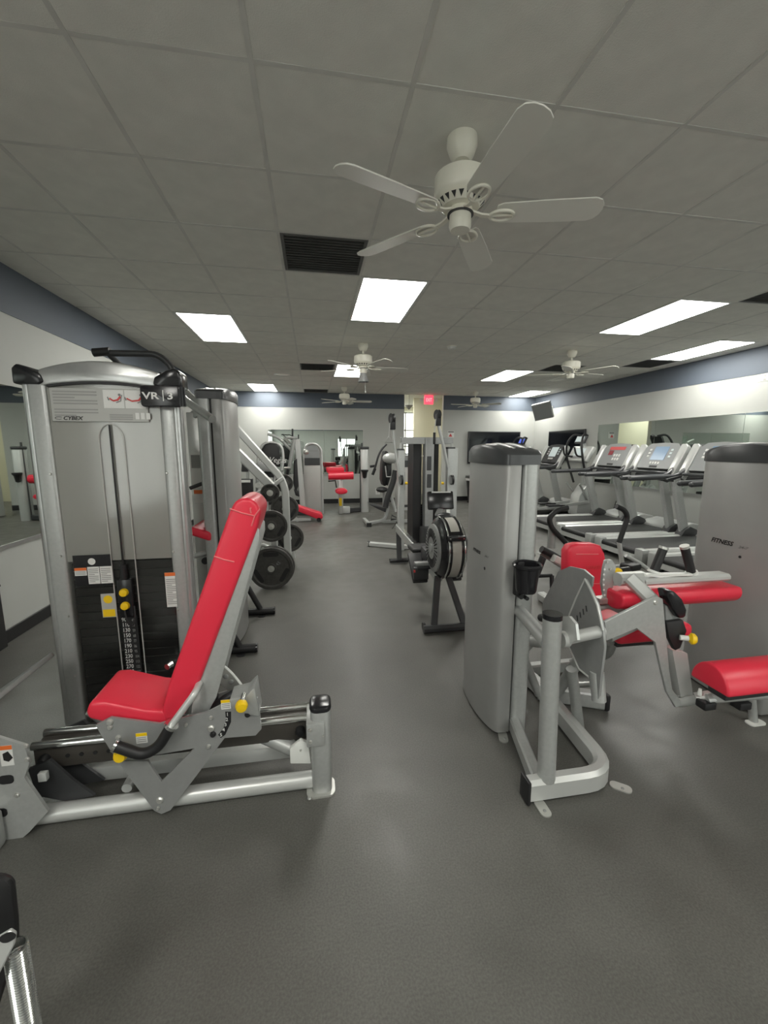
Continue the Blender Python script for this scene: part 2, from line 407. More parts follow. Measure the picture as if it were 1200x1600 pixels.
VN = {(0, 2): 'large dark square vent in the ceiling beside the near fan', (0, 9): 'dark ceiling vent left of the middle fan', (0, 14): 'farthest dark ceiling vent above the back wall mirror',
      (7, 2): 'dark ceiling vent at the right edge beside the large light', (9, 7): 'dark ceiling vent by the right wall fan light', (7, 8): 'dark ceiling vent behind the right hand fan'}
for (i, j) in VENTS:
    x0 = GX+TS*i+0.013; y0 = GY+TS*j+0.013; w = TS-0.026
    t = thing('ceiling_vent', VN[(i, j)], 'vent', (x0+w/2, y0+w/2, ZC), 'dark ceiling vents')
    MB().box((x0, y0, ZC+0.012), (x0+w, y0+w, ZC+0.022)).build('backing', 'vent', t)
    fr = MB().box((x0, y0, ZC+0.001), (x0+w, y0+0.02, ZC+0.014)).box((x0, y0+w-0.02, ZC+0.001), (x0+w, y0+w, ZC+0.014)).box((x0, y0+0.02, ZC+0.001), (x0+0.02, y0+w-0.02, ZC+0.014)).box((x0+w-0.02, y0+0.02, ZC+0.001), (x0+w, y0+w-0.02, ZC+0.014))
    fr.build('frame', 'vent', t)
    sl = None
    for k in range(14):
        y = y0+0.035+k*(w-0.07)/13
        if sl is None:
            sl = MB().obox((x0+w/2, y, ZC+0.008), (w-0.04, 0.026, 0.002), Matrix.Rotation(0.5, 3, 'X')).build('slat', 'vent', t); y00 = y
        else:
            s2 = bpy.data.objects.new('slat', sl.data); COL.objects.link(s2); s2.parent = t; s2.location = (0, y-y00, 0)
for (x, y), lab in (((-0.54, 8.42), 'round white ceiling speaker left of the middle fan'), ((5.03, 8.15), 'round white ceiling speaker right of the right hand fan')):
    t = thing('ceiling_speaker', lab, 'speaker', (x, y, ZC))
    MB().lathe([(0.0, -0.004), (0.12, -0.004), (0.135, 0.002), (0.135, 0.01)], (x, y, ZC), (0, 0, 1), 28).build('grille', 'fan', t)
    MB().lathe([(0.136, -0.008), (0.15, -0.006), (0.152, 0.004), (0.136, 0.004)], (x, y, ZC), (0, 0, 1), 28).build('rim', 'white', t)
t = thing('smoke_detector', 'small round smoke detector on the ceiling left of the right hand fan', 'detector', (1.94, 5.76, ZC))
MB().lathe([(0, -0.045), (0.035, -0.045), (0.055, -0.035), (0.06, -0.01)], (1.94, 5.76, ZC), (0, 0, 1), 20).build('body', 'white', t)
MB().lathe([(0.065, -0.012), (0.07, 0.0), (0.06, 0.0)], (1.94, 5.76, ZC), (0, 0, 1), 20).build('base', 'fan', t)

# mirrors
def mirror(name, label, ax, pos, a0, a1, z0, z1, sgn):
    g = 0.003
    def bx(mb, u0, u1, w0, w1, d0, d1):
        if ax == 'x': return mb.box((min(pos+sgn*d0, pos+sgn*d1), u0, w0), (max(pos+sgn*d0, pos+sgn*d1), u1, w1))
        return mb.box((u0, min(pos+sgn*d0, pos+sgn*d1), w0), (u1, max(pos+sgn*d0, pos+sgn*d1), w1))
    loc = (pos, (a0+a1)/2, z0) if ax == 'x' else ((a0+a1)/2, pos, z0)
    t = thing(name, label, 'mirror', loc, 'wall mirror panels')
    bx(MB(), a0+g, a1-g, z0, z1, 0.001, 0.007).build('glass', 'mirror', t)
    bx(MB(), a0, a1, z0-0.02, z0+0.012, 0.0005, 0.011).build('bottom_channel', 'alu', t)
    return t
mirror('wall_mirror', 'left wall mirror panel at the left edge of the photo', 'x', XL, 1.0, 3.2, 0.72, 1.93, 1)
mirror('wall_mirror', 'left wall mirror panel beside the leg press tower', 'x', XL, 3.2, 5.4, 0.72, 1.93, 1)
mirror('wall_mirror', 'left wall mirror panel farthest back', 'x', XL, 5.4, 7.6, 0.72, 1.93, 1)
mirror('wall_mirror', 'back wall mirror, left panel behind the black padded machine', 'y', YB, -1.1, 0.30, 0.77, 1.92, -1)
mirror('wall_mirror', 'back wall mirror, right panel behind the red curl bench', 'y', YB, 0.30, 1.32, 0.77, 1.92, -1)
for k, (a, b) in enumerate(((6.75, 8.30), (5.15, 6.75), (3.3, 5.15), (1.0, 3.3))):
    mirror('wall_mirror', ('right wall mirror panel farthest back, behind the red display treadmill', 'right wall mirror panel behind the blue screen treadmill', 'right wall mirror panel at the right edge, above the nearest treadmills', 'right wall mirror panel out beyond the right edge')[k], 'x', XR, a, b, 0.70, 1.955, -1)

# televisions
def tv(label, ax, pos, a0, a1, z0, z1, sgn):
    loc = ((a0+a1)/2, pos, z0) if ax == 'y' else (pos, (a0+a1)/2, z0)
    t = thing('television', label, 'television', loc)
    def bx(u0, u1, w0, w1, d0, d1):
        p0, p1 = sorted((pos+sgn*d0, pos+sgn*d1))
        return MB().box((p0, u0, w0), (p1, u1, w1)) if ax == 'x' else MB().box((u0, p0, w0), (u1, p1, w1))
    bx(a0, a1, z0, z1, 0.02, 0.07).build('housing', 'dark', t, bevel=0.006)
    bx(a0+0.02, a1-0.02, z0+0.03, z1-0.02, 0.071, 0.073).build('screen', 'screen', t)
    bx((a0+a1)/2-0.2, (a0+a1)/2+0.2, z0+0.2, z1-0.2, 0.0, 0.02).build('wall_mount', 'black', t)
tv('large black television on the back wall right of the exit sign', 'y', YB, 4.22, 5.75, 1.03, 1.91, -1)
tv('wide black television on the right wall by the back corner', 'x', XR, 8.68, 10.15, 1.15, 1.89, -1)
c = at(848, 642, Y=9.85)
t = thing('television', 'small tilted grey television hanging from a bracket in the back corner', 'television', (XR, 10.5, 2.45))
rm = Matrix.Rotation(math.radians(-48), 3, 'Z') @ Matrix.Rotation(math.radians(20), 3, 'X') @ Matrix.Rotation(math.radians(-10), 3, 'Y')
ccx = c
MB().obox(ccx, (0.46, 0.10, 0.42), rm).build('housing', 'grey', t, bevel=0.01)
MB().obox(ccx+rm @ Vector((0, -0.052, 0)), (0.40, 0.006, 0.36), rm).build('screen', M['console'], t)
MB().tube([ccx+rm @ Vector((0.0, 0.05, 0)), ccx+Vector((0.15, 0.2, 0.05)), (XR-0.02, ccx.y+0.35, ccx.z+0.05)], 0.018, 8).build('bracket_arm', 'white', t)
MB().box((XR-0.03, ccx.y+0.27, ccx.z-0.06), (XR-0.004, ccx.y+0.43, ccx.z+0.16)).build('wall_plate', 'white', t)

# outlets, signs
def outlet(label, c, ax, sgn, w=0.075, h=0.12):
    t = thing('wall_outlet', label, 'outlet', c)
    if ax == 'x':
        MB().box((min(c[0], c[0]+sgn*0.006), c[1]-w/2, c[2]-h/2), (max(c[0], c[0]+sgn*0.006), c[1]+w/2, c[2]+h/2)).build('cover_plate', 'white', t, bevel=0.002)
        for s in (-1, 1): MB().box((min(c[0]+sgn*0.006, c[0]+sgn*0.008), c[1]-0.017, c[2]+s*0.026-0.014), (max(c[0]+sgn*0.006, c[0]+sgn*0.008), c[1]+0.017, c[2]+s*0.026+0.014)).build('socket', 'labelgrey', t)
    else:
        MB().box((c[0]-w/2, c[1]-0.006, c[2]-h/2), (c[0]+w/2, c[1], c[2]+h/2)).build('cover_plate', 'white', t, bevel=0.002)
        for s in (-1, 1): MB().box((c[0]-0.017, c[1]-0.008, c[2]+s*0.026-0.014), (c[0]+0.017, c[1]-0.006, c[2]+s*0.026+0.014)).build('socket', 'labelgrey', t)
    return t
outlet('white wall outlet low on the left wall beside the leg press tower', (XL, 3.98, 0.40), 'x', 1)
t = outlet('white wall outlet with a black plug behind the treadmills', (XR, 7.5, 0.46), 'x', -1, 0.12, 0.16)
MB().box((XR-0.045, 7.47, 0.44), (XR-0.008, 7.53, 0.50)).build('plug', 'black', t)
MB().tube([(XR-0.04, 7.5, 0.45), (XR-0.07, 7.52, 0.3), (XR-0.05, 7.6, 0.12), (XR-0.1, 7.8, 0.012)], 0.008, 6, bend=0.08).build('power_cord', 'black', t)
outlet('white box fixture high on the right wall under the blue band', (XR, 4.95, 2.42), 'x', -1, 0.20, 0.10)
outlet('white wall plate low on the back wall beside the black press machine', (1.71, YB, 0.30), 'y', -1, 0.12, 0.17)
# exit sign
e = at(670, 624, Y=10.95)
t = thing('exit_sign', 'red lit exit sign hanging in the hall opening', 'sign', (e.x, 10.95, e.z))
MB().box((e.x-0.12, 10.93, e.z-0.13), (e.x+0.12, 10.98, e.z+0.10)).build('housing', 'exit', t, bevel=0.005)
text('EXIT', 0.13, (e.x, 10.928, e.z-0.06), (1, 0, 0), (0, 0, 1), 'exitink', t, 'exit_letters', 'CENTER', sx=0.62)
for s in (-1, 1):
    MB().lathe([(0.03, 0), (0.045, 0.05), (0.0, 0.055)], (e.x+s*0.2, 10.98, e.z-0.02), (0, -1, 0), 12).build('emergency_lamp', 'white', t)
MB().box((e.x-0.24, 10.97, e.z-0.03), (e.x+0.24, 10.99, e.z+0.01)).build('lamp_bar', 'white', t)
MB().box((e.x-0.03, 10.94, e.z+0.09), (e.x+0.03, 10.97, ZC+0.03)).build('hanger', 'white', t)
s0 = at(704, 676, Y=YB)
t = thing('wall_notice', 'small notice with red marks on the back wall beside the hall opening', 'sign', s0)
MB().box((s0.x-0.08, YB-0.006, s0.z-0.13), (s0.x+0.10, YB, s0.z+0.05)).build('board', 'label', t)
MB().prism([(s0.x-0.06, s0.z-0.11), (s0.x+0.05, s0.z-0.11), (s0.x, s0.z-0.02)], 'y', YB-0.008, YB-0.006).build('red_triangle', 'redink', t)
MB().box((s0.x-0.07, YB-0.008, s0.z+0.0), (s0.x+0.09, YB-0.006, s0.z+0.04)).build('heading', 'ink', t)
# hall light
t = thing('hall_lamp', 'green shaded cone lamp hanging in the bright hall', 'lamp', (2.95, 11.8, 3.0))
hl = at(639, 636, Y=11.8)
MB().lathe([(0.12, 0), (0.02, -0.12), (0, -0.12)], (hl.x, 11.8, hl.z+0.05), (0, 0, 1), 20).build('shade', 'grey', t)
MB().tube([(hl.x, 11.8, hl.z+0.04), (hl.x, 11.8, 3.0)], 0.006, 6).build('cord', 'dark', t)

# ------------------------------------------------------------------ ceiling fans
def make_fan(label):
    t = thing('ceiling_fan', label, 'fan', (0, 0, 0), 'cream ceiling fans')
    MB().lathe([(0, 0), (0.068, 0), (0.070, -0.035), (0.055, -0.075), (0.035, -0.095), (0, -0.095)], (0, 0, 0), (0, 0, 1), 28).build('canopy', 'fan', t)
    MB().cyl((0, 0, -0.16), (0, 0, 1), 0.013, 0.07, 12).build('down_rod', 'fan', t)
    MB().lathe([(0, -0.135), (0.03, -0.14), (0.10, -0.15), (0.122, -0.165), (0.125, -0.235), (0.118, -0.25), (0.10, -0.262)], (0, 0, 0), (0, 0, 1), 36).build('motor_housing', 'fan', t)
    MB().lathe([(0.10, -0.262), (0.112, -0.266), (0.085, -0.292), (0.03, -0.296), (0, -0.296)], (0, 0, 0), (0, 0, 1), 36).build('vent_ring', 'fan', t)
    sl = MB()
    for k in range(20):
        a = 2*math.pi*k/20
        d = Vector((math.cos(a), math.sin(a), 0)); n = Vector((-d.y, d.x, 0))
        p0 = d*0.109+Vector((0, 0, -0.270)); p1 = d*0.090+Vector((0, 0, -0.2895))
        sl.add([p0-n*0.011, p0+n*0.011, p1, p0-n*0.011+Vector((0, 0, .004)), p0+n*0.011+Vector((0, 0, .004)), p1+Vector((0, 0, .004))], [(0, 1, 2), (3, 5, 4), (0, 3, 4, 1), (1, 4, 5, 2), (2, 5, 3, 0)])
    sl.build('vent_slots', 'dark', t)
    MB().lathe([(0, -0.29), (0.052, -0.292), (0.058, -0.31), (0.060, -0.318)], (0, 0, 0), (0, 0, 1), 28).build('hub', 'fan', t)
    MB().lathe([(0.061, -0.3175), (0.061, -0.323), (0.0, -0.323)], (0, 0, 0), (0, 0, 1), 28).build('dark_ring', 'dark', t)
    MB().lathe([(0.05, -0.322), (0.052, -0.37), (0.045, -0.388), (0.0, -0.39)], (0, 0, 0), (0, 0, 1), 28).build('switch_housing', 'fan', t)
    bl = None
    for k in range(5):
        a = math.radians(-14+72*k); R = Matrix.Rotation(a, 3, 'Z') @ Matrix.Rotation(math.radians(-13), 3, 'X')
        pts = [(0.165, -0.045), (0.19, -0.056), (0.40, -0.064), (0.59, -0.066), (0.62, -0.055), (0.637, -0.03), (0.642, 0), (0.637, 0.03), (0.62, 0.055), (0.59, 0.066), (0.40, 0.064), (0.19, 0.056), (0.165, 0.045)]
        mb = MB().prism(pts, 'z', -0.003, 0.003); mb.v = [R @ v+Vector((0, 0, -0.318)) for v in mb.v]
        mb.build('blade', 'blade', t, bevel=0.001, seg=1)
        ir = MB().sweep([(0.045, 0, -0.306), (0.10, 0, -0.325), (0.145, 0, -0.33)], [(-0.012, -0.004), (0.012, -0.004), (0.012, 0.004), (-0.012, 0.004)], up=(0, 0, 1))
        R2 = Matrix.Rotation(a, 3, 'Z')
        ring = MB(); n0 = 20
        ring.tube([(0.19+0.055*math.cos(2*math.pi*q/n0), 0.042*math.sin(2*math.pi*q/n0), -0.329) for q in range(n0)], 0.007, 8, closed=True)
        ring.tube([(0.14, 0, -0.329), (0.19, 0, -0.329), (0.245, 0, -0.329)], 0.006, 8)
        ir.add(ring.v, ring.f); ir.v = [R2 @ v for v in ir.v]
        ir.build('blade_bracket', 'fan', t)
    return t
fan0 = make_fan('large white five blade ceiling fan nearest the camera')
fan0.location = (0.71, 2.03, ZC)
for (x, y, rz, lab) in ((0.71, 5.83, 0.35, 'middle ceiling fan with a dark lamp shade, in front of a lit panel'), (0.76, 9.89, 0.2, 'farthest ceiling fan in front of the back wall blue band'),
                        (3.75, 5.72, 0.5, 'ceiling fan at right above the treadmills'), (4.05, 10.1, 0.9, 'far ceiling fan right of the exit sign')):
    c = copy_tree(fan0); c.location = (x, y, ZC); c.rotation_euler.z = rz; c['label'] = lab
    if y == 5.83 and x < 1:
        ORG[c.name] = Vector((0, 0, 0))
        MB().lathe([(0.045, -0.385), (0.075, -0.50), (0.07, -0.50), (0.04, -0.39)], (0, 0, 0), (0, 0, 1), 20).build('lamp_shade', 'grey', c)
        MB().tube([(0.03, 0, -0.39), (0.03, 0, -0.62)], 0.0025, 5).ball((0.03, 0, -0.63), 0.012, 8).build('pull_chain', 'white', c)

# ------------------------------------------------------------------ leg press with tall tower, left foreground
def leg_press():
    t = thing('leg_press_machine', 'silver leg press with tall weight tower, red seat and reclined red backrest', 'gym machine', (-0.65, 1.75, 0))
    YT = 2.20; x0, x1 = -1.290, -0.660; zt = 1.79
    # --- tower
    for s, xa, xb in ((-1, x0, x0+0.085), (1, x1-0.068, x1)):
        xo = xa if s < 0 else xb                      # outer edge
        sec = [(xa+0.012, YT), (xb-0.012, YT), (xb, YT+0.012), (xb, YT+0.10), (xa, YT+0.10), (xa, YT+0.012)]
        up = MB().prism(sec, 'z', 0.0, zt).build('upright', 'silver', t, bevel=0.008)
        MB().tube([(xo+s*0.004, YT+0.035, 0.0), (xo+s*0.004, YT+0.035, zt-0.01)], 0.024, 12).build('edge_moulding', 'alu', up)
        for z in (1.33, 0.93, 0.62, 0.3): bolt(((xa+xb)/2-s*0.02, YT, z), (0, -1, 0), 0.006, up, name='screw')
        MB().box((xo-0.004 if s < 0 else xo-0.004, YT+0.10, 0.02), (xo+0.004, YT+0.125, zt)).build('dark_gasket', 'black', t)
        cp = MB().prism([(xo+s*0.042, zt-0.05), (xo+s*0.042, zt+0.02), (xo+s*0.02, zt+0.04), (xo-s*0.02, zt+0.028), (xo-s*0.075, zt-0.005), (xo-s*0.085, zt-0.04), (xo-s*0.06, zt-0.05)], 'y', YT-0.012, YT+0.12)
        cp.build('corner_cap', 'blackgl', t, bevel=0.01)
    # rear body / side shell
    MB().box((x0+0.01, YT+0.125, 0.0), (x1-0.004, YT+0.19, zt-0.03)).build('rear_shell', 'shroud', t, bevel=0.02)
    # arched head beam
    n = 16; lo = []; hi = []
    for k in range(n+1):
        u = k/n; x = x0+0.06+u*(x1-x0-0.12); b = 0.045*(1-(2*u-1)**2)
        lo.append((x, zt-0.058+b*0.55)); hi.append((x, zt+0.018+b))
    MB().prism(lo+hi[::-1], 'y', YT-0.004, YT+0.11).build('arched_head_beam', 'alu', t, bevel=0.012)
    MB().prism([(p[0], p[1]-0.008) for p in lo[1:-1]]+[(p[0], p[1]+0.002) for p in lo[1:-1]][::-1], 'y', YT-0.006, YT+0.02).build('gasket_strip', 'black', t)
    # inner panel, plates, shield
    MB().box((x0+0.08, YT+0.11, 0.02), (x1-0.06, YT+0.118, zt-0.03)).build('back_panel', 'panelgrey', t)
    MB().box((x0+0.082, YT+0.012, 0.895), (x1-0.066, YT+0.020, zt-0.035)).build('frosted_cover', 'panelgrey', t)
    for k in range(19):
        z = 0.06+k*0.0435
        MB().box((x0+0.095, YT+0.022, z), (x1-0.072, YT+0.105, z+0.0415)).build('weight_plate', 'plate', t, bevel=0.002, seg=1)
    MB().box((x0+0.08, YT+0.006, 0.03), (x1-0.064, YT+0.010, zt-0.04)).build('clear_shield', 'shield', t)
    # slot frame with the cable
    xc = -0.952
    slot = [(xc+0.055, 0.10), (xc+0.055, 1.49)]+[(xc+0.055*math.cos(math.pi*k/10), 1.49+0.075*math.sin(math.pi*k/10)) for k in range(1, 10)]+[(xc-0.055, 1.49), (xc-0.055, 0.10)]
    MB().tube([(a, YT+0.004, b) for a, b in slot], 0.0028, 6).build('slot_frame', 'panelgrey', t)
    MB().tube([(xc, YT-0.002, 1.56), (xc, YT-0.002, 0.86)], 0.0045, 6).build('cable', 'black', t)
    MB().cyl((xc, YT-0.003, 0.80), (0, 0, 1), 0.017, 0.075, 12).build('cable_end', 'black', t)
    sh = MB().box((xc-0.032, YT-0.02, 0.60), (xc+0.036, YT+0.01, 0.80)).build('selector_housing', 'blackgl', t, bevel=0.006)
    for z in (0.735, 0.665):
        MB().lathe([(0, 0.018), (0.018, 0.016), (0.021, 0.006), (0.021, 0)], (xc, YT-0.02, z), (0, -1, 0), 20).build('selector_knob', 'yellow', sh)
    MB().tube([(xc+0.0, YT-0.035, 0.645), (xc+0.012, YT-0.05, 0.59), (xc+0.03, YT-0.04, 0.555), (xc+0.045, YT-0.03, 0.60), (xc+0.04, YT-0.02, 0.66)], 0.0045, 6, bend=0.03).build('pin_lanyard', 'black', sh)
    MB().box((xc-0.035, YT-0.003, 0.08), (xc+0.04, YT+0.003, 0.60)).build('number_strip', 'black', t)
    text('\n'.join(str(q) for q in range(90, 370, 20)), 0.030, (xc-0.032, YT-0.005, 0.575), (1, 0, 0), (0, 0, 1), 'inkwhite', t, 'weight_numbers', line=0.95, sx=0.8)
    text('\n'.join(str(q) for q in (41, 50, 59, 68, 77, 86, 95, 104, 113, 122, 132, 141, 150, 159)), 0.022, (xc+0.015, YT-0.005, 0.573), (1, 0, 0), (0, 0, 1), 'inkpale', t, 'kilogram_numbers', line=1.295, sx=0.6)
    # placard
    pl = MB().box((-1.19, YT-0.004, 1.575), (-0.775, YT+0.005, 1.728)).build('instruction_placard', 'labelgrey', t, bevel=0.002, seg=1)
    ln = MB()
    for k in range(9):
        if k == 5: continue
        z = 1.712-k*0.0135
        ln.box((-1.178, YT-0.0052, z-0.004), (-1.178+(0.185 if k % 3 != 2 else 0.09), YT-0.004, z+0.002))
    for k in range(3): ln.box((-0.945, YT-0.0052, 1.605-k*0.010), (-0.845, YT-0.004, 1.610-k*0.010))
    ln.build('placard_text', 'inkpale', pl)
    text('CYBEX', 0.024, (-1.145, YT-0.006, 1.582), (1, 0, 0), (0, 0, 1), 'black', pl, 'maker_name', shear=0.25, sx=1.1, bold=0.0006)
    MB().tube([(-1.15-0.012+0.016*math.cos(a), YT-0.005, 1.590+0.006*math.sin(a)) for a in [math.radians(q) for q in range(40, 330, 30)]], 0.0012, 5).build('maker_mark', 'black', pl)
    for k in range(2):
        xa = -0.965+k*0.093
        card = MB().box((xa, YT-0.006, 1.638), (xa+0.089, YT-0.0045, 1.722)).build('exercise_picture', 'label', pl)
        fg = MB(); yy = YT-0.008
        dx = xa+0.015; e = 0.0 if k == 0 else 0.012
        fg.rect([(dx+0.028-e, yy, 1.672), (dx+0.045, yy, 1.676)], 0.007, 0.002, up=(0, 1, 0)); fg.rect([(dx+0.045, yy, 1.674), (dx+0.060, yy, 1.692)], 0.008, 0.002, up=(0, 1, 0))
        fg.rect([(dx+0.028-e, yy, 1.672), (dx+0.012-e*1.5, yy, 1.684)], 0.006, 0.002, up=(0, 1, 0))
        fg.build('red_figure', 'redink', card)
        gf = MB().cyl((dx+0.056, YT-0.007, 1.700), (0, -1, 0), 0.006, 0.001, 10)
        gf.rect([(dx+0.066, yy, 1.70), (dx+0.060, yy, 1.672), (dx+0.040, yy, 1.664)], 0.004, 0.002, up=(0, 1, 0)); gf.rect([(dx+0.004-e*1.5, yy, 1.69), (dx+0.009-e*1.5, yy, 1.675)], 0.004, 0.002, up=(0, 1, 0))
        gf.build('seat_outline', 'ink', card)
    for k in range(3):
        MB().box((-0.832+k*0.024, YT-0.0055, 1.588), (-0.815+k*0.024, YT-0.0045, 1.618)).build('body_icon', 'label', pl)
    # model badge
    bd = MB().prism([(xx-0.706, zz+1.695) for xx, zz in rrect(0.175, 0.100, 0.015)], 'y', YT-0.035, YT-0.004).build('model_badge', 'blackgl', t, bevel=0.006)
    text('VR', 0.044, (-0.783, YT-0.037, 1.681), (1, 0, 0), (0, 0, 1), 'inkwhite', bd, 'badge_letters', sx=1.35, bold=0.001)
    text('3', 0.044, (-0.676, YT-0.037, 1.681), (1, 0, 0), (0, 0, 1), 'inkwhite', bd, 'badge_number', sx=1.35, bold=0.001)
    MB().box((-0.694, YT-0.0365, 1.672), (-0.690, YT-0.035, 1.722)).build('badge_bar', 'inkwhite', bd)
    MB().cyl((-0.618, YT-0.012, 1.650), (0, 0, 1), 0.02, 0.09, 14).build('badge_clip', 'blackgl', bd)
    # labels on the shield
    wl_ = label_card('warning_plate', 'blackgl', t, -1.178, -1.005, 0.770, 0.928, YT+0.004, t=0.002)
    label_card('text_block', 'label', wl_, -1.118, -1.065, 0.780, 0.868, YT+0.002, t=0.001, lines=8)
    label_card('text_block', 'label', wl_, -1.062, -1.008, 0.780, 0.868, YT+0.002, t=0.001, lines=8)
    label_card('text_block', 'label', wl_, -1.176, -1.122, 0.825, 0.865, YT+0.002, t=0.001, lines=3, head='orange', headh=0.35)
    MB().cyl((-1.095, YT+0.002, 0.895), (0, -1, 0), 0.017, 0.001, 16).build('yellow_spot', 'label', wl_)
    kl = label_card('knob_label', 'labelgrey', t, -1.072, -1.008, 0.600, 0.725, YT+0.004, t=0.002)
    MB().cyl((-1.040, YT+0.002, 0.695), (0, -1, 0), 0.021, 0.001, 20).build('yellow_disc', 'yellow', kl)
    MB().box((-1.068, YT+0.0, 0.604), (-1.012, YT+0.002, 0.642)).build('yellow_strip', 'yellow', kl)
    label_card('warning_label', 'label', t, -0.765, -0.710, 0.635, 0.82, YT+0.004, t=0.002, lines=14, head='orange', headh=0.1)
    # --- base
    Y0 = 1.58; Y2 = 1.96
    for yy in (Y0+0.04, Y2): MB().tube([(-1.16, yy, 0.036), (-0.03, yy, 0.036)], 0.034, 14).build('base_rail', 'silver_lt', t)
    MB().box((-1.05, 1.74, 0.05), (-0.12, 1.80, 0.115)).build('centre_rail', 'silver_lt', t, bevel=0.006)
    MB().tube([(-0.78, 1.64, 0.085), (-0.78, 1.90, 0.085)], 0.02, 10).build('cross_tube', 'silver', t)
    MB().tube([(-0.15, 1.78, 0.09), (-0.15, 1.78, 0.19)], 0.007, 8).build('travel_stop', 'steel', t)
    MB().prism([(x, y) for x, y in [(p[0]+0.004, p[1]+1.615) for p in rrect(0.084, 0.10, 0.028)]], 'z', 0.0, 0.385).build('end_post', 'silver', t, bevel=0.003)
    MB().prism([(p[0]+0.004, p[1]+1.615) for p in rrect(0.09, 0.106, 0.030)], 'z', 0.375, 0.402).build('end_post_cap', 'blackgl', t, bevel=0.01)
    ft = MB().prism([(p[0]-0.002, p[1]+1.60) for p in rrect(0.12, 0.105, 0.03)], 'z', 0.0005, 0.008).build('foot_plate', 'steel', t)
    bolt((-0.05, 1.548, 0.008), (0, 0, 1), 0.009, ft)
    # upper slide rail
    rl = MB().box((-1.12, 1.68, 0.185), (-0.03, 1.76, 0.280)).build('slide_rail', 'rail', t, bevel=0.004)
    for yy in (1.68, 1.76): MB().tube([(-1.12, yy, 0.288), (-0.03, yy, 0.288)], 0.016, 12).build('chrome_rod', 'chrome', rl)
    for k in range(7): MB().cyl((-1.0+k*0.05, 1.68, 0.232), (0, -1, 0), 0.0085, 0.002, 10).build('adjust_hole', 'black', rl)
    for x in (-1.08, -0.085): MB().lathe([(0, 0.03), (0.014, 0.03), (0.02, 0.02), (0.02, 0)], (x, 1.68, 0.232), (0, -1, 0), 14).build('rubber_stop', 'black', rl)
    br = MB().box((-0.055, 1.555, 0.235), (0.02, 1.70, 0.340)).build('rail_bracket', 'silver', t, bevel=0.006)
    for z in (0.315, 0.262): bolt((-0.04, 1.555, z), (0, -1, 0), 0.008, br)
    bolt((0.012, 1.555, 0.285), (0, -1, 0), 0.004, br)
    MB().tube([(-0.30, 1.74, 0.21), (-0.08, 1.66, 0.135)], 0.032, 12).build('brace_tube', 'silver', t)
    gs = MB().prism(xz([(453, 1165), (470, 1152), (482, 1157), (486, 1188), (454, 1188)], 1.62), 'y', 1.60, 1.62).build('gusset_plate', 'white', t, bevel=0.003)
    bolt(at(470, 1172, Y=1.60), (0, -1, 0), 0.005, gs)
    # --- V side plates (near and far)
    outer = [(150, 1132), (172, 1150), (412, 1138), (408, 1085), (370, 1076), (330, 1098), (315, 1118), (180, 1118)]
    pts_up = xz([(152, 1130), (166, 1155), (186, 1186), (305, 1166), (352, 1150), (400, 1146), (409, 1136), (404, 1088), (360, 1092), (325, 1110), (250, 1128), (175, 1118)], Y0)
    legL = xz([(186, 1186), (233, 1186), (254, 1218), (254, 1268), (243, 1263)], Y0)
    legR = xz([(305, 1166), (352, 1150), (268, 1262), (254, 1268), (254, 1218)], Y0)
    for yy, nm in ((Y0-0.012, 'near'), (1.93, 'far')):
        mb = (MB().prism(pts_up, 'y', yy, yy+0.010) if nm == 'near' else MB()).prism(legL, 'y', yy, yy+0.010).prism(legR, 'y', yy, yy+0.010)
        sp = mb.build('side_plate', 'grey', t)
        if nm == 'near':
            YN = Y0-0.012
            for q, r in (((250, 1250), 0.014), ((247, 1262), 0.007), ((172, 1128), 0.013), ((172, 1136), 0.01), ((330, 1121), 0.008), ((330, 1138), 0.014), ((326, 1166), 0.009), ((185, 1152), 0.010), ((291, 1132), 0.007)):
                bolt(at(q[0], q[1], Y=YN), (0, -1, 0), r, sp, h=0.008)
            for q in ((333, 1147), (387, 1116)): bolt(at(q[0], q[1], Y=YN), (0, -1, 0), 0.012, sp, 'black', h=0.01, name='rubber_bumper')
            arc = [(352+6*0, 1112), (361, 1112), (361, 1128), (352, 1148), (345, 1153), (341, 1148), (349, 1138), (353, 1125)]
            MB().prism(xz(arc, YN-0.001), 'y', YN-0.0015, YN).build('position_scale', 'black', sp)
            for k, q in enumerate(((355, 1116), (354, 1124), (352, 1132), (349, 1140), (345, 1148))):
                p = at(q[0], q[1], Y=YN-0.002); text(str(k+1), 0.020, (p.x-0.004, YN-0.0025, p.z-0.007), (1, 0, 0), (0, 0, 1), 'inkwhite', sp, 'scale_number')
            for q0, q1 in (((345, 1094), (361, 1107)), ((212, 1146), (231, 1160))):
                a = at(q0[0], q0[1], Y=YN); b = at(q1[0], q1[1], Y=YN); label_card('caution_sticker', 'label', sp, a.x, b.x, b.z, a.z, YN-0.0003, t=0.001, lines=3, head='yellow', headh=0.3)
            k1 = at(376, 1104, Y=YN-0.06); 
            MB().cyl((k1.x+0.004, YN-0.05, k1.z+0.012), (0, 1, 0), 0.010, 0.05, 10).build('knob_shaft', 'chrome', sp)
            MB().lathe([(0, 0.03), (0.019, 0.028), (0.024, 0.015), (0.02, 0.0), (0, 0)], (k1.x, YN-0.04, k1.z), (0.15, -1, -0.15), 18).build('pull_knob', 'yellow', sp)
            k2 = at(188, 1181, Y=YN-0.03)
            MB().lathe([(0, 0.03), (0.019, 0.028), (0.025, 0.015), (0.02, 0.0), (0, 0)], (k2.x, YN-0.015, k2.z), (0, -1, 0), 18).build('pull_knob', 'yellow', sp)
    # knob bracket and locking arc
    a = [(360, 1088), (366, 1062+24), (397, 1078), (404, 1108), (390, 1122), (366, 1100)]
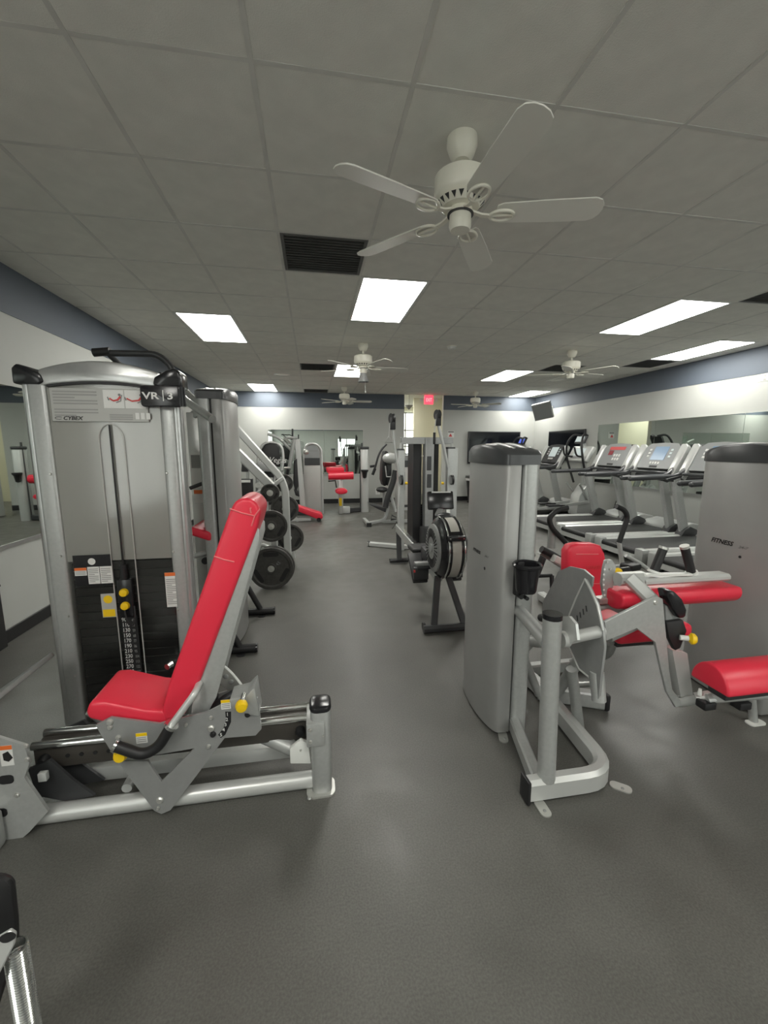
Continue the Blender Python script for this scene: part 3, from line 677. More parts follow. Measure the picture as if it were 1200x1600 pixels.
    MB().prism(xz([(361, 1085), (388, 1078), (395, 1070), (400, 1066), (407, 1110), (392, 1108), (366, 1098)], 1.60), 'y', 1.56, 1.66).build('lock_bracket', 'silver', t, bevel=0.004)
    arcm = MB(); R0 = []; R1 = []
    for k in range(9):
        u = k/8; R0.append((338+46*u, 1035+45*u**1.5)); R1.append((330+38*u, 1057+35*u**1.3))
    ar = MB().prism(xz(R0+R1[::-1], 1.70), 'y', 1.695, 1.707).build('lock_arc', 'steel', t)
    MB().tube([at(p[0], p[1], Y=1.70) for p in R0], 0.006, 8).build('arc_edge', 'white', ar)
    for u in (0.15, 0.4, 0.6, 0.8): bolt(at(336+42*u, 1046+40*u**1.4, Y=1.695), (0, -1, 0), 0.011, ar, 'grey', h=0.003, name='lock_hole')
    MB().tube([at(318, 1118, Y=1.66), at(352, 1092, Y=1.66), at(372, 1080, Y=1.66)], 0.018, 10).build('pivot_link', 'dark', t)
    MB().lathe([(0.035, 0), (0.045, 0.004), (0.045, 0.02), (0.035, 0.024)], at(325, 1088, Y=1.72), (0, -1, 0), 24).build('cable_pulley', 'black', t)
    # --- seat
    ys0, ys1 = 1.585, 1.83
    prof = xz([(141, 1094), (147, 1108), (205, 1133), (232, 1137), (250, 1131), (258, 1112), (238, 1108), (200, 1094), (152, 1084)], ys0)
    def pad(name, prof, y0, y1, bev, parent=None):
        return MB().prism(prof, 'y', y0, y1).build(name, 'red', parent or t, bevel=bev, seg=4, ang=20)
    st_pts = [(-0.868, 0.470), (-0.862, 0.44), (-0.73, 0.385), (-0.63, 0.370), (-0.585, 0.385), (-0.58, 0.44), (-0.66, 0.455), (-0.80, 0.505), (-0.85, 0.508)]
    pad('seat', st_pts, ys0, ys1, 0.022)
    MB().box((-0.78, 1.64, 0.335), (-0.58, 1.80, 0.385)).build('seat_bracket', 'black', t, bevel=0.005)
    # --- backrest
    bp = xz([(250, 1118), (256, 1128), (285, 1122), (300, 1098), (402, 826), (408, 800), (403, 788), (392, 779), (378, 778), (366, 784), (358, 800), (262, 1072)], ys0+0.0)
    bk = pad('backrest', bp, ys0, ys1, 0.025)
    # seam lines across the near side
    for a, b in (((334, 869), (366, 878)), ((359, 795), (397, 806))):
        MB().tube([at(a[0], a[1], Y=ys0-0.001), at((a[0]+b[0])/2, (a[1]+b[1])/2+1, Y=ys0-0.002), at(b[0], b[1], Y=ys0-0.001)], 0.0028, 6).build('seam', 'pipe', bk)
    MB().tube([at(399, 779+2, Y=ys0+0.03), at(391, 795, Y=ys0-0.002), at(392, 802, Y=ys0-0.002)], 0.003, 6).build('piping', 'pipe', bk)
    MB().tube([at(406, 795, Y=ys0), at(398, 806, Y=ys0-0.002), at(393, 822, Y=ys0)], 0.003, 6).build('piping', 'pipe', bk)
    fp = xz([(387, 826), (398, 822), (405, 828), (406, 842), (350, 1045), (338, 1090), (322, 1118), (296, 1128), (300, 1100)], 1.60)
    for yy in (1.60, 1.78): MB().prism(fp, 'y', yy, yy+0.012).build('back_frame_plate', 'silver', t, bevel=0.003)
    MB().prism(xz([(395, 835), (400, 840), (345, 1045), (330, 1060)], 1.7), 'y', 1.62, 1.78).build('back_frame_web', 'grey', t)
    # --- handles
    for yy, sg in ((1.52, -1), (1.89, 1)):
        hp = [at(303, 1087, Y=1.52), at(268, 1133, Y=1.52), at(247, 1168, Y=1.52), at(222, 1180, Y=1.52), at(182, 1166, Y=1.52)]
        hp = [Vector((p.x, yy, p.z)) for p in hp]
        h = MB().tube([Vector((hp[0].x, 1.60 if sg < 0 else 1.80, hp[0].z+0.004)), hp[0]+Vector((0, 0.02*-sg, 0)), hp[1]], 0.013, 12, bend=0.03).build('handle', 'silver_lt', t)
        MB().tube([hp[1], hp[2], hp[3], hp[4]], 0.020, 14, bend=0.05).build('grip', 'black', h)
        d = (hp[1]-hp[0]).normalized(); MB().cyl(hp[1]-d*0.006, d, 0.026, 0.012, 16).build('collar', 'chrome', h)
        d = (hp[4]-hp[3]).normalized(); MB().cyl(hp[4], d, 0.022, 0.010, 16).build('end_ring', 'chrome', h)
    # --- footplate end at the left edge
    fpY = 1.56
    fl_ = MB().prism(xz([(-60, 1120), (-10, 1150), (38, 1165), (46, 1192), (38, 1215), (75, 1268), (46, 1300), (20, 1322), (-60, 1370)], fpY), 'y', fpY, fpY+0.012).build('foot_end_plate', 'silver', t)
    for q in ((41, 1165), (43, 1186), (27, 1242)): bolt(at(q[0], q[1], Y=fpY), (0, -1, 0), 0.009, fl_)
    for q in ((10, 1218), (0, 1270)): MB().prism([(at(q[0], q[1], Y=fpY).x+a*0.03, at(q[0], q[1], Y=fpY).z+b*0.022) for a, b in rrect(1.6, 1.6, 0.5)], 'y', fpY-0.002, fpY).build('cutout', 'black', fl_)
    a = at(-2, 1166, Y=fpY); b = at(23, 1195, Y=fpY); label_card('pinch_sticker', 'label', fl_, a.x, b.x, b.z, a.z, fpY-0.0003, t=0.001, head='orange', headh=0.2)
    MB().prism(xz([(4, 1178), (12, 1174), (20, 1184), (14, 1190), (6, 1188)], fpY-0.002), 'y', fpY-0.003, fpY-0.0015).build('sticker_symbol', 'black', fl_)
    MB().prism([(-1.16, 0.0), (-1.16, 0.14), (-1.30, 0.16), (-1.50, 0.16), (-1.50, 0.0)], 'y', 1.50, 1.556).build('floor_foot', 'silver', t, bevel=0.012)
    fp2 = MB().prism([(p[0]-1.30, p[1]+1.75) for p in rrect(0.34, 0.62, 0.05)], 'z', 0.40, 0.42)
    M3 = Matrix.Rotation(math.radians(-35), 3, 'Y'); cc = Vector((-1.30, 1.75, 0.41))
    fp2.v = [M3 @ (v-cc)+cc+Vector((-0.05, 0, 0.0)) for v in fp2.v]
    fp2.build('foot_platform', 'grey', t, bevel=0.004)
    for yy in (1.64, 1.72, 1.88):
        MB().prism([(-1.12, 0.22), (-1.04, 0.25), (-0.97, 0.15), (-0.90, 0.07), (-1.0, 0.06), (-1.10, 0.10)], 'y', yy, yy+0.012).build('linkage_plate', 'dark', t)
    MB().box((-1.065, 1.60, 0.19), (-1.035, 1.62, 0.225)).build('link_block', 'silver_lt', t, bevel=0.003)
    MB().tube([(-1.05, 1.95, 0.25), (-0.92, 2.0, 0.06)], 0.02, 10).build('rear_strut', 'silver_lt', t)
    MB().cyl(at(268, 1037, Y=1.90), (-0.4, -1, 0), 0.013, 0.03, 12).build('far_handle_ring', 'chrome', t)
    return t
leg_press()

# ------------------------------------------------------------------ shrouded weight towers
def shell_x(y, hw=0.265): return -0.055-0.055*math.sqrt(max(0.0, 1-(y/hw)**2))
def tower_parts(t, ox, oy, H, sg, hw=0.265, arch=0.035):
    """sg=+1: curved shroud towards -x, weight stack side towards +x"""
    def P(x, y): return (ox+sg*x, oy+y)
    sh = [P(0.0, -hw)]
    n = 22
    for k in range(n+1):
        y = -hw*math.cos(math.pi*k/n); sh.append(P(shell_x(y, hw), y))
    sh.append(P(0.0, hw))
    shr = MB().prism(sh, 'z', 0.012, H-0.06).build('shroud', 'shroud', t, bevel=0.004, ang=60)
    MB().prism([P(0.0, -hw+0.02), P(0.012, -hw+0.02), P(0.012, hw-0.02), P(0.0, hw-0.02)], 'z', 0.02, H-0.07).build('seam_gasket', 'black', t)
    for s in (-1, 1):
        y0 = s*(hw-0.035); ro = rrect(0.085, 0.075, 0.025)
        MB().prism([P(0.055+a, y0+b) for a, b in ro], 'z', 0.0, H-0.055).build('upright', 'silver', t, bevel=0.002, seg=1)
    MB().prism([P(0.04, -hw+0.06), P(0.05, -hw+0.06), P(0.05, hw-0.06), P(0.04, hw-0.06)], 'z', 0.05, H-0.08).build('stack_shield', 'panelgrey', t)
    pl = None
    for k in range(12):
        MB().prism([P(0.015, -hw+0.075), P(0.04, -hw+0.075), P(0.04, hw-0.075), P(0.015, hw-0.075)], 'z', 0.08+k*0.04, 0.118+k*0.04).build('weight_plate', 'plate', t)
    # cap
    e = 0.006
    ring = [P(0.105, -hw+0.02), P(0.09, -hw-e), P(0.0, -hw-e)]
    for k in range(n+1):
        y = -hw*math.cos(math.pi*k/n); ring.append(P(shell_x(y, hw)-e, y*(1+e/hw)))
    ring += [P(0.0, hw+e), P(0.09, hw+e), P(0.105, hw-0.02)]
    m = len(ring); mb = MB(); vs = []
    def zt(y): return H-0.012+arch*(1-((y-oy)/hw)**2)
    cx = ox-sg*0.02
    for (sc, dz, fixed) in ((1.0, 0, True), (1.0, -0.006, False), (0.94, 0.006, False), (0.5, 0.012, False)):
        for (x, y) in ring:
            xx = cx+(x-cx)*sc; yy = oy+(y-oy)*(sc if sc > 0.9 else 0.75)
            vs.append((xx, yy, H-0.065 if fixed else zt(yy)+dz))
    fs = []
    for r in range(3):
        for k in range(m): fs.append((r*m+k, r*m+(k+1) % m, (r+1)*m+(k+1) % m, (r+1)*m+k))
    fs.append([3*m+k for k in range(m)]); fs.append([k for k in range(m-1, -1, -1)])
    cap = mb.add(vs, fs).build('top_cap', 'cap', t)
    for s in (-0.02, 0.04):
        MB().tube([(*P(s, y), zt(oy+y)+0.008) for y in [hw*0.8*q/8 for q in range(-8, 9)]], 0.008, 8).build('cap_ridge', 'alu', cap)
    return shr
def tower_text(t, ox, oy, z, y0, H=0.028):
    def bend(p):
        return Vector((ox+shell_x(p.y-oy, 0.235)-0.0015, p.y, p.z))
    text('FITNESS', H, (ox-0.2, oy+y0, z), (0, -1, 0), (0, 0, 1), 'black', t, 'lettering', shear=0.3, sx=1.15, bold=0.0008, bendfn=bend)
    text('24-7', H*0.62, (ox-0.2, oy+y0-0.145, z), (0, -1, 0), (0, 0, 1), 'ink', t, 'lettering', shear=0.3, sx=1.3, bold=0.0004, bendfn=bend)
    MB().cyl((ox+shell_x(y0-0.15, 0.235)-0.0005, oy+y0-0.15, z-0.06), (-1, 0, 0), 0.008, 0.002, 10).build('cap_plug', 'black', t)

# ------------------------------------------------------------------ seated leg curl, right foreground
def leg_curl():
    t = thing('leg_curl_machine', 'silver leg curl machine with cup holder tower and red roller pads', 'gym machine', (1.2, 1.8, 0))
    ox, oy, H = 0.955, 2.02, 1.44
    tower_parts(t, ox, oy, H, 1, hw=0.235)
    tower_text(t, ox, oy, 0.905, 0.05, 0.024)
    # cup holder
    cx, cy = 0.962, 1.705
    cup = MB().lathe([(0, 0.0), (0.043, 0.0), (0.047, 0.01), (0.056, 0.115), (0.066, 0.12), (0.068, 0.13), (0.062, 0.138), (0.055, 0.132), (0.045, 0.02), (0, 0.016)], (cx, cy, 0.79), (0, 0, 1), 26).build('cup_holder', 'blackgl', t)
    MB().box((cx-0.025, cy+0.05, 0.75), (cx+0.02, 1.79, 0.92)).build('cup_bracket', 'black', cup, bevel=0.008)
    MB().cyl((cx-0.02, cy+0.03, 0.765), (0, -1, 0), 0.012, 0.03, 10).cyl((cx+0.01, cy+0.03, 0.755), (0, -1, 0), 0.010, 0.03, 10).build('bracket_pins', 'black', cup)
    MB().tube([(cx+0.02, 1.80, 0.925), (cx+0.10, 1.83, 0.93)], 0.013, 10).build('side_peg', 'black', t)
    # base frame loop
    base = [(0.99, 1.82, 0.045), (0.865, 1.395, 0.045)]
    MB().rect([(0.985, 1.79, 0.05), (0.905, 1.43, 0.05)], 0.05, 0.07).build('base_tube', 'silver', t)
    lp = MB().rect([(0.84, 1.395, 0.055), (1.235, 1.395, 0.055), (1.255, 1.70, 0.055), (1.29, 2.15, 0.055), (1.2, 2.3, 0.055)], 0.062, 0.10, bend=0.13, ch=0.25).build('base_loop', 'silver_lt', t)
    MB().box((0.826, 1.36, 0.004), (0.842, 1.43, 0.108)).build('end_cap', 'black', lp, bevel=0.006)
    for (x, y, a) in ((0.885, 1.345, 0.0), (1.275, 1.385, 0.9), (0.915, 1.765, -0.3)):
        R = Matrix.Rotation(a, 3, 'Z')
        f = MB().prism([tuple((R @ Vector((p[0], p[1], 0)))[:2]) for p in rrect(0.045, 0.085, 0.02)], 'z', 0.0005, 0.006)
        f.v = [v+Vector((x, y, 0)) for v in f.v]; fo = f.build('floor_tab', 'steel', t)
        bolt((x, y-0.015 if a < 0.5 else y-0.01, 0.006), (0, 0, 1), 0.007, fo, 'grey', h=0.003)
    # posts
    po = MB().tube([(0.925, 1.395, 0.09), (0.905, 1.395, 0.80)], 0.036, 14).build('front_post', 'silver', t)
    MB().cyl((0.905, 1.395, 0.795), (0, 0, 1), 0.038, 0.02, 16).build('post_cap', 'blackgl', po)
    MB().tube([(0.985, 1.80, 0.66), (0.91, 1.42, 0.62+0.06)], 0.03, 12).build('upper_strut', 'silver', t)
    MB().tube([at(905, 1140, Y=1.75), at(893, 1045, Y=1.70)], 0.026, 12).build('rear_post', 'silver', t)
    MB().tube([at(858, 1100, Y=1.95), at(905, 1030, Y=1.7)], 0.028, 12).build('diagonal_brace', 'silver', t)
    MB().tube([at(842, 1085, Y=1.98), at(815, 1020, Y=2.0), at(845, 985, Y=2.0)], 0.024, 12, bend=0.05).build('curved_brace', 'silver', t)
    MB().tube([at(805, 1000, Y=2.1), at(850, 1005, Y=1.9), at(905, 1000, Y=1.75), at(1040, 1000, Y=1.85)], 0.028, 12).build('seat_beam', 'silver', t)
    # pivot axle and bracket
    ax_ = MB().tube([at(885, 998, Y=1.47), at(940, 986, Y=1.52)], 0.026, 16).build('pivot_axle', 'silver_lt', t)
    MB().cyl(at(885, 998, Y=1.465), (-1, -0.1, 0), 0.034, 0.03, 18).build('axle_collar', 'silver_lt', ax_)
    bk = MB().prism(yz([(866, 972), (872, 963), (892, 963), (902, 975), (905, 1000), (893, 1005), (870, 985)], 1.02), 'x', 1.012, 1.024).build('stop_bracket', 'silver_lt', t)
    bolt(at(874, 972, X=1.012), (-1, 0, 0), 0.008, bk); bolt(at(870, 996, X=0.99), (-1, -0.5, 0), 0.009, bk)
    # cams
    XC = 1.205
    c1 = [(914, 905), (922, 920), (933, 945), (942, 985), (944, 1012), (938, 1060), (935, 1092), (924, 1088), (920, 1058), (905, 1045), (889, 1010), (884, 985), (890, 960), (900, 935)]
    cm = MB().prism(yz(c1, XC), 'x', XC, XC+0.012).build('cam_plate', 'grey', t)
    for k in range(4): MB().obox(at(902+k*5-k*0.3, 966-k*5, X=XC-0.001), (0.002, 0.006, 0.026), Matrix.Rotation(-0.35, 3, 'X')).build('slot_mark', 'dark', cm)
    MB().tube([at(p[0], p[1], X=XC) for p in c1[8:14]+c1[:4]], 0.005, 6).build('cam_edge', 'silver_lt', cm)
    c2 = [(872, 893), (890, 885), (912, 890), (926, 902), (924, 916), (915, 925), (900, 940), (888, 965), (870, 972), (846, 964), (848, 940), (862, 915)]
    for X in (1.245, 1.285):
        MB().prism(yz(c2, X), 'x', X, X+0.01).build('fan_plate', 'grey', t)
    MB().tube([at(845, 965, X=1.26), at(880, 972, X=1.26)], 0.022, 10).build('cam_bumper', 'black', t)
    lg = MB().tube([at(933, 1050, X=1.225), at(936, 1095, X=1.225)], 0.03, 12).build('cam_leg', 'silver', t)
    # rear leg of the frame (behind)
    rf = MB().tube([at(932, 1000, Y=1.95), at(935, 1095, Y=1.95)], 0.03, 12).build('rear_leg', 'silver', t)
    p = at(938, 1108, Z=0.0)
    MB().rect([(p.x-0.30, p.y+0.15, 0.05), (p.x+0.02, p.y, 0.05)], 0.06, 0.09).build('rear_foot', 'silver', t)
    MB().box((p.x+0.005, p.y-0.035, 0.004), (p.x+0.035, p.y+0.035, 0.10)).build('foot_cap', 'black', t, bevel=0.01)
    MB().tube([at(895, 1070, Y=2.1), at(935, 1068, Y=2.0)], 0.018, 10).build('cross_bar', 'silver_lt', t)
    MB().tube([at(825, 1120, Y=2.1), at(850, 1118, Y=2.1)], 0.035, 10).build('stack_base', 'silver', t)
    # lever arm: twin plates and hub
    Yl = 1.52
    arm = [(945, 972), (1018, 935), (1026, 931), (1036, 936), (1041, 990), (1046, 1046), (1051, 1078), (1063, 1094), (1066, 1102), (1056, 1106), (1042, 1082), (1034, 1050), (1024, 1004), (995, 982), (947, 1002)]
    lv = MB().prism(xz(arm, Yl), 'y', Yl, Yl+0.014).build('lever_plate', 'silver', t, bevel=0.002, seg=1)
    bolt(at(1024, 941, Y=Yl), (0, -1, 0), 0.011, lv, 'steel')
    arm2 = [(1050, 945), (1060, 950), (1066, 1020), (1074, 1060), (1082, 1078), (1090, 1096), (1076, 1104), (1066, 1085), (1057, 1030)]
    MB().prism(xz(arm2, Yl+0.02), 'y', Yl+0.09, Yl+0.104).build('lever_plate', 'silver', t, bevel=0.002, seg=1)
    MB().prism(xz([(1040, 1010), (1063, 1015), (1072, 1080), (1053, 1082)], Yl+0.05), 'y', Yl+0.012, Yl+0.09).build('lever_web', 'silver_lt', t)
    MB().tube([at(945, 988, Y=Yl+0.06), at(1016, 955, Y=Yl+0.06)], 0.048, 16).build('lever_hub', 'silver', t)
    # roller carrier and pad
    MB().tube([at(1060, 1097, Y=Yl+0.03), at(1085, 1094, Y=Yl-0.02), at(1108, 1091, Y=1.41), at(1300, 1076, Y=1.41)], 0.022, 14).build('roller_tube', 'silver_lt', t)
    MB().rect([at(1088, 1092, Y=1.45), at(1130, 1086, Y=1.40)], 0.05, 0.04).build('roller_clamp', 'silver_lt', t)
    bolt(at(1093, 1086, Y=1.43), (0, 0, 1), 0.009, t, 'white', h=0.03)
    a = at(1084, 1058, Y=Yl-0.02); rr = 0.060
    sec = [(0.088*math.cos(q), 0.105*math.sin(q)) for q in [math.pi*k/20 for k in range(21)]]
    x0 = 1.65; x1 = x0+0.46; cz = 0.438; cyy = 1.38
    rp = MB().prism([(cyy+u, cz+v) for u, v in sec], 'x', x0, x1).build('roller_pad', 'red', t, bevel=0.010, seg=3, ang=50)
    MB().box((x0+0.06, cyy-0.03, cz-0.055), (x1-0.06, cyy+0.05, cz)).build('pad_base', 'dark', rp)
    for q in (1097, 1152): MB().box((at(q, 1104, Y=1.4).x, 1.385, at(q, 1104, Y=1.4).z-0.015), (at(q+18, 1104, Y=1.4).x, 1.435, at(q, 1104, Y=1.4).z+0.02)).build('rubber_foot', 'black', t, bevel=0.006)
    # knee adjuster (dark pad block with yellow knob)
    kb = MB().prism(xz([(1036, 945), (1058, 938), (1066, 965), (1062, 985), (1040, 995), (1036, 970)], Yl+0.03), 'y', Yl+0.015, Yl+0.11).build('adjuster_body', 'grey', t, bevel=0.008)
    MB().prism(xz([(1042, 924), (1052, 923), (1064, 935), (1071, 952), (1069, 964), (1060, 966), (1052, 955), (1046, 940)], Yl-0.01), 'y', Yl-0.02, Yl+0.05).build('knee_pad', 'blackgl', kb, bevel=0.01)
    MB().prism(xz([(1040, 972), (1066, 968), (1072, 985), (1062, 1012), (1054, 1016), (1044, 995)], Yl), 'y', Yl-0.005, Yl+0.02).build('latch', 'black', kb, bevel=0.004)
    q = at(1080, 998, Y=Yl-0.03)
    MB().cyl(q+Vector((-0.04, 0.02, 0)), (1, -0.5, 0), 0.012, 0.04, 10).build('knob_shaft', 'white', kb)
    MB().lathe([(0, 0.02), (0.016, 0.02), (0.024, 0.012), (0.026, 0.0), (0.014, -0.01), (0, -0.01)], q, (1, -0.6, 0.0), 18).build('pull_knob', 'yellow', kb)
    # thigh pad with bar and handles
    Yp = 1.68
    a = at(958, 928, Y=Yp); b = at(1138, 922, Y=Yp)
    sec = [(0.075*math.cos(q), 0.058*math.sin(q)) for q in [2*math.pi*k/28 for k in range(28)]]
    sec = [(u, min(v, 0.03)) for u, v in sec]
    zc = (a.z+b.z)/2-0.002
    tp = MB().prism([(Yp+u, zc+v) for u, v in sec], 'x', a.x-0.005, b.x).build('thigh_pad', 'red', t, bevel=0.012, seg=3, ang=50)
    zb = at(1050, 908, Y=Yp).z
    MB().rect([(at(1000, 908, Y=Yp).x, Yp, zb+0.012), (at(1130, 905, Y=Yp).x, Yp, zb+0.012)], 0.075, 0.035, ch=0.3).build('pad_beam', 'silver_lt', tp)
    MB().rect([at(1006, 898, Y=Yp-0.02), at(1078, 897, Y=Yp-0.02)], 0.03, 0.012).build('handle_plate', 'white', tp)
    for p0, p1 in (((1022, 892), (1036, 858)), ((1080, 894), (1070, 856))):
        A = at(p0[0], p0[1], Y=Yp); B = at(p1[0], p1[1], Y=Yp); d = (B-A).normalized()
        g = MB().tube([A, B], 0.020, 14).build('hand_grip', 'black', tp)
        MB().cyl(B, d, 0.021, 0.012, 14).build('grip_cap', 'steel', g)
        MB().cyl(A-d*0.01, d, 0.028, 0.012, 16).build('grip_flange', 'white', g)
    # arm that carries the thigh pad
    MB().rect([at(982, 902, Y=Yp-0.03), at(1018, 938, Y=Yl+0.06)], 0.06, 0.05, up=(0, 1, 0), ch=0.2).build('pad_arm', 'silver_lt', t)
    MB().rect([at(965, 905, Y=Yp), at(1005, 903, Y=Yp)], 0.06, 0.06, ch=0.25).build('pad_arm_head', 'silver_lt', t)
    # adjuster sector with holes
    sp = MB().prism(xz([(946, 876), (955, 874), (962, 884), (957, 915), (959, 945), (945, 942), (940, 912), (943, 888)], 1.72), 'y', 1.715, 1.735).build('sector_plate', 'silver', t, bevel=0.002, seg=1)
    for k in range(6): bolt(at(944.5-1.5*math.sin(k/5*3.1), 890+k*8, Y=1.713), (0, -1, 0), 0.0055, sp, 'white', h=0.003, name='hole_rim')
    for q in ((948, 878), (953, 889)): bolt(at(q[0], q[1], Y=1.714), (0, -1, 0), 0.007, sp)
    MB().rect([at(932, 938, Y=1.73), at(952, 936, Y=1.73)], 0.05, 0.03).build('sector_foot', 'steel', sp)
    q = at(965, 894, Y=1.73)
    MB().lathe([(0, 0.012), (0.018, 0.012), (0.022, 0.0), (0.012, -0.01)], q, (-0.4, -1, 0), 16).build('pull_knob', 'yellow', sp)
    MB().tube([q+Vector((0.02, 0.01, 0)), q+Vector((0.075, 0.02, 0.0))], 0.019, 12).build('knob_grip', 'blackgl', sp)
    MB().tube([at(930, 950, Y=1.75), at(950, 943, Y=1.75), at(975, 955, Y=1.70)], 0.022, 12, bend=0.03).build('curved_link', 'silver_lt', t)
    # seat and back
    Ys = 2.12
    bpf = [(887, 862), (893, 853), (905, 850), (930, 850), (940, 853), (946, 865), (953, 905), (956, 960), (955, 1000), (900, 1000), (888, 960), (886, 900)]
    sb = MB().prism(xz(bpf, Ys), 'y', Ys, Ys+0.075).build('seat_back', 'red', t, bevel=0.018, seg=3, ang=50)
    pp = [at(900, 866, Y=Ys-0.002), at(935, 866, Y=Ys-0.002)]
    MB().tube(pp, 0.003, 6).build('seam', 'pipe', sb); MB().tube([at(888, 912, Y=Ys-0.002), at(953, 912, Y=Ys-0.002)], 0.0025, 6).build('seam', 'pipe', sb)
    q = at(915, 890, Y=Ys-0.002); text('FITNESS', 0.030, (q.x, Ys-0.002, q.z), (1, 0, 0), (0, 0, 1), 'redink', sb, 'stitched_lettering', shear=0.3, sx=0.9)
    s0 = at(930, 990, Y=1.95)
    MB().box((1.44, 1.66, 0.50), (1.86, 2.07, 0.58)).build('seat_cushion', 'red', t, bevel=0.025, seg=3)
    MB().box((1.50, 1.74, 0.45), (1.80, 2.06, 0.50)).build('seat_pan', 'dark', t)
    MB().tube([(1.64, 1.95, 0.45), (1.64, 1.95, 0.30), (1.64, 2.3, 0.04)], 0.03, 12, bend=0.1).build('seat_post', 'silver', t)
    MB().rect([(1.25, 2.28, 0.045), (1.85, 2.28, 0.045)], 0.06, 0.07).build('rear_stabiliser', 'silver', t)
    MB().rect([(1.64, 2.22, 0.60), (1.64, 2.205, 0.85)], 0.05, 0.04).build('back_support', 'silver', t)
    MB().tube([(1.64, 1.95, 0.40), (1.64, 2.22, 0.62)], 0.022, 10).build('back_link', 'silver', t)
    return t
leg_curl()

def right_tower():
    t = thing('weight_tower_machine', 'grey shrouded weight tower cut off by the right edge', 'gym machine', (2.42, 2.0, 0))
    ox, oy = 2.43, 1.925
    tower_parts(t, ox, oy, 1.44, 1, hw=0.25, arch=0.04)
    def bend(p): return Vector((ox+shell_x(p.y-oy, 0.25)-0.0015, p.y, p.z))
    a = at(1114, 838, X=2.335)
    text('FITNESS', 0.036, (ox-0.2, a.y, 0.905), (0, -1, 0), (0, 0, 1), 'black', t, 'lettering', shear=0.3, sx=1.05, bold=0.001, bendfn=bend)
    text('24-7', 0.022, (ox-0.2, a.y-0.165, 0.902), (0, -1, 0), (0, 0, 1), 'ink', t, 'lettering', shear=0.3, sx=1.2, bold=0.0004, bendfn=bend)
    q = at(1157, 870, X=2.325); MB().cyl((ox+shell_x(q.y-oy, 0.25), q.y, q.z), (-1, 0, 0), 0.007, 0.003, 10).build('cap_plug', 'black', t)
    p = at(1180, 1130, Z=0)
    MB().prism([(p.x+a_, p.y+b_) for a_, b_ in rrect(0.10, 0.05, 0.02)], 'z', 0.0005, 0.007).build('floor_tab', 'white', t)
    MB().tube([(p.x, p.y+0.01, 0.005), (p.x-0.01, p.y+0.03, 0.14)], 0.02, 10).build('stabiliser_post', 'silver', t)
    MB().rect([(2.5, 1.72, 0.05), (2.9, 1.4, 0.05)], 0.06, 0.09).build('base_tube', 'silver', t)
right_tower()

# ------------------------------------------------------------------ assisted chin machine behind the leg press
def chin_machine():
    t = thing('assisted_chin_machine', 'tall silver chin machine with overhead bars and black feet, behind the leg press', 'gym machine', (-0.95, 3.2, 0))
    ox, oy = -0.665, 3.27
    tower_parts(t, ox, oy, 1.845, -1, hw=0.265, arch=0.025)
    # overhead chin bars
    Yb = 2.98
    hb = MB().tube([at(146, 551, Y=Yb), at(185, 552, Y=Yb), at(246, 553, Y=Yb), at(268, 572, Y=Yb), at(276, 600, Y=Yb)], 0.020, 12, bend=0.10).build('chin_bar', 'dark', t)
    MB().tube([at(146, 551, Y=Yb), at(172, 549, Y=Yb)], 0.026, 12).build('grip', 'black', hb)
    MB().tube([at(170, 553, Y=Yb), at(185, 568, Y=Yb+0.05), at(230, 600, Y=Yb+0.2)], 0.018, 10).build('bar_strut', 'dark', hb)
    MB().tube([at(262, 590, Y=3.2), at(290, 626, Y=2.95), at(332, 655, Y=2.72)], 0.024, 12).build('dip_handle', 'silver', t)
    MB().tube([at(270, 590, Y=3.3), at(292, 612, Y=3.15), at(312, 632, Y=3.05), at(316, 645, Y=3.05)], 0.018, 10, bend=0.1).build('upper_hoop', 'silver', t)
    MB().tube([at(250, 585, Y=3.35), at(292, 620, Y=3.25), at(320, 648, Y=3.1)], 0.018, 10).build('upper_bar', 'dark', t)
    # uprights left of the tower
    a = at(303, 655, Y=3.42); up = MB().box((a.x-0.05, 3.40, 0.0), (a.x+0.05, 3.48, 1.72)).build('rear_upright', 'silver_lt', t, bevel=0.006)
    b = at(320, 660, Y=3.15); bp = MB().box((b.x-0.035, 3.14, 0.0), (b.x+0.035, 3.20, 1.70)).build('hole_upright', 'black', t, bevel=0.004)
    for k in range(13): bolt((b.x+0.005, 3.14, 0.35+k*0.105), (0, -1, 0), 0.007, bp, 'white', h=0.003, name='hole_rim')
    wl2 = MB().box((a.x-0.042, 3.397, 1.15), (a.x+0.045, 3.40, 1.42)).build('instruction_card', 'label', t)
    MB().box((a.x-0.035, 3.395, 1.30), (a.x+0.03, 3.397, 1.40)).build('print_lines', 'inkpale', wl2)
    wl3 = MB().box((a.x-0.030, 3.397, 1.03), (a.x+0.045, 3.40, 1.13)).build('warning_card', 'label', t)
    MB().box((a.x-0.030, 3.395, 1.10), (a.x+0.045, 3.397, 1.13)).build('orange_strip', 'orange', wl3)
    MB().tube([at(297, 763, Y=3.1), at(325, 752, Y=3.1)], 0.014, 10).build('side_peg', 'dark', t)
    kp = MB().prism(xz([(298, 822), (330, 832), (330, 846), (298, 836)], 3.0), 'y', 2.98, 3.30).build('knee_pad', 'red', t, bevel=0.02, seg=3)
    MB().tube([at(298, 870, Y=3.1), at(330, 862, Y=3.1)], 0.02, 10).build('cross_tube', 'silver', t)
    MB().cyl(at(322, 875, Y=3.1), (0, -1, 0), 0.025, 0.03, 14).build('rubber_bumper', 'black', t)
    MB().rect([(a.x, 3.44, 0.04), (-0.70, 3.30, 0.04)], 0.07, 0.08).build('base_tube', 'silver', t)
    MB().rect([(a.x, 3.44, 1.70), (-0.72, 3.30, 1.74)], 0.06, 0.06).build('top_tube', 'silver', t)
    return t
CHIN = chin_machine()

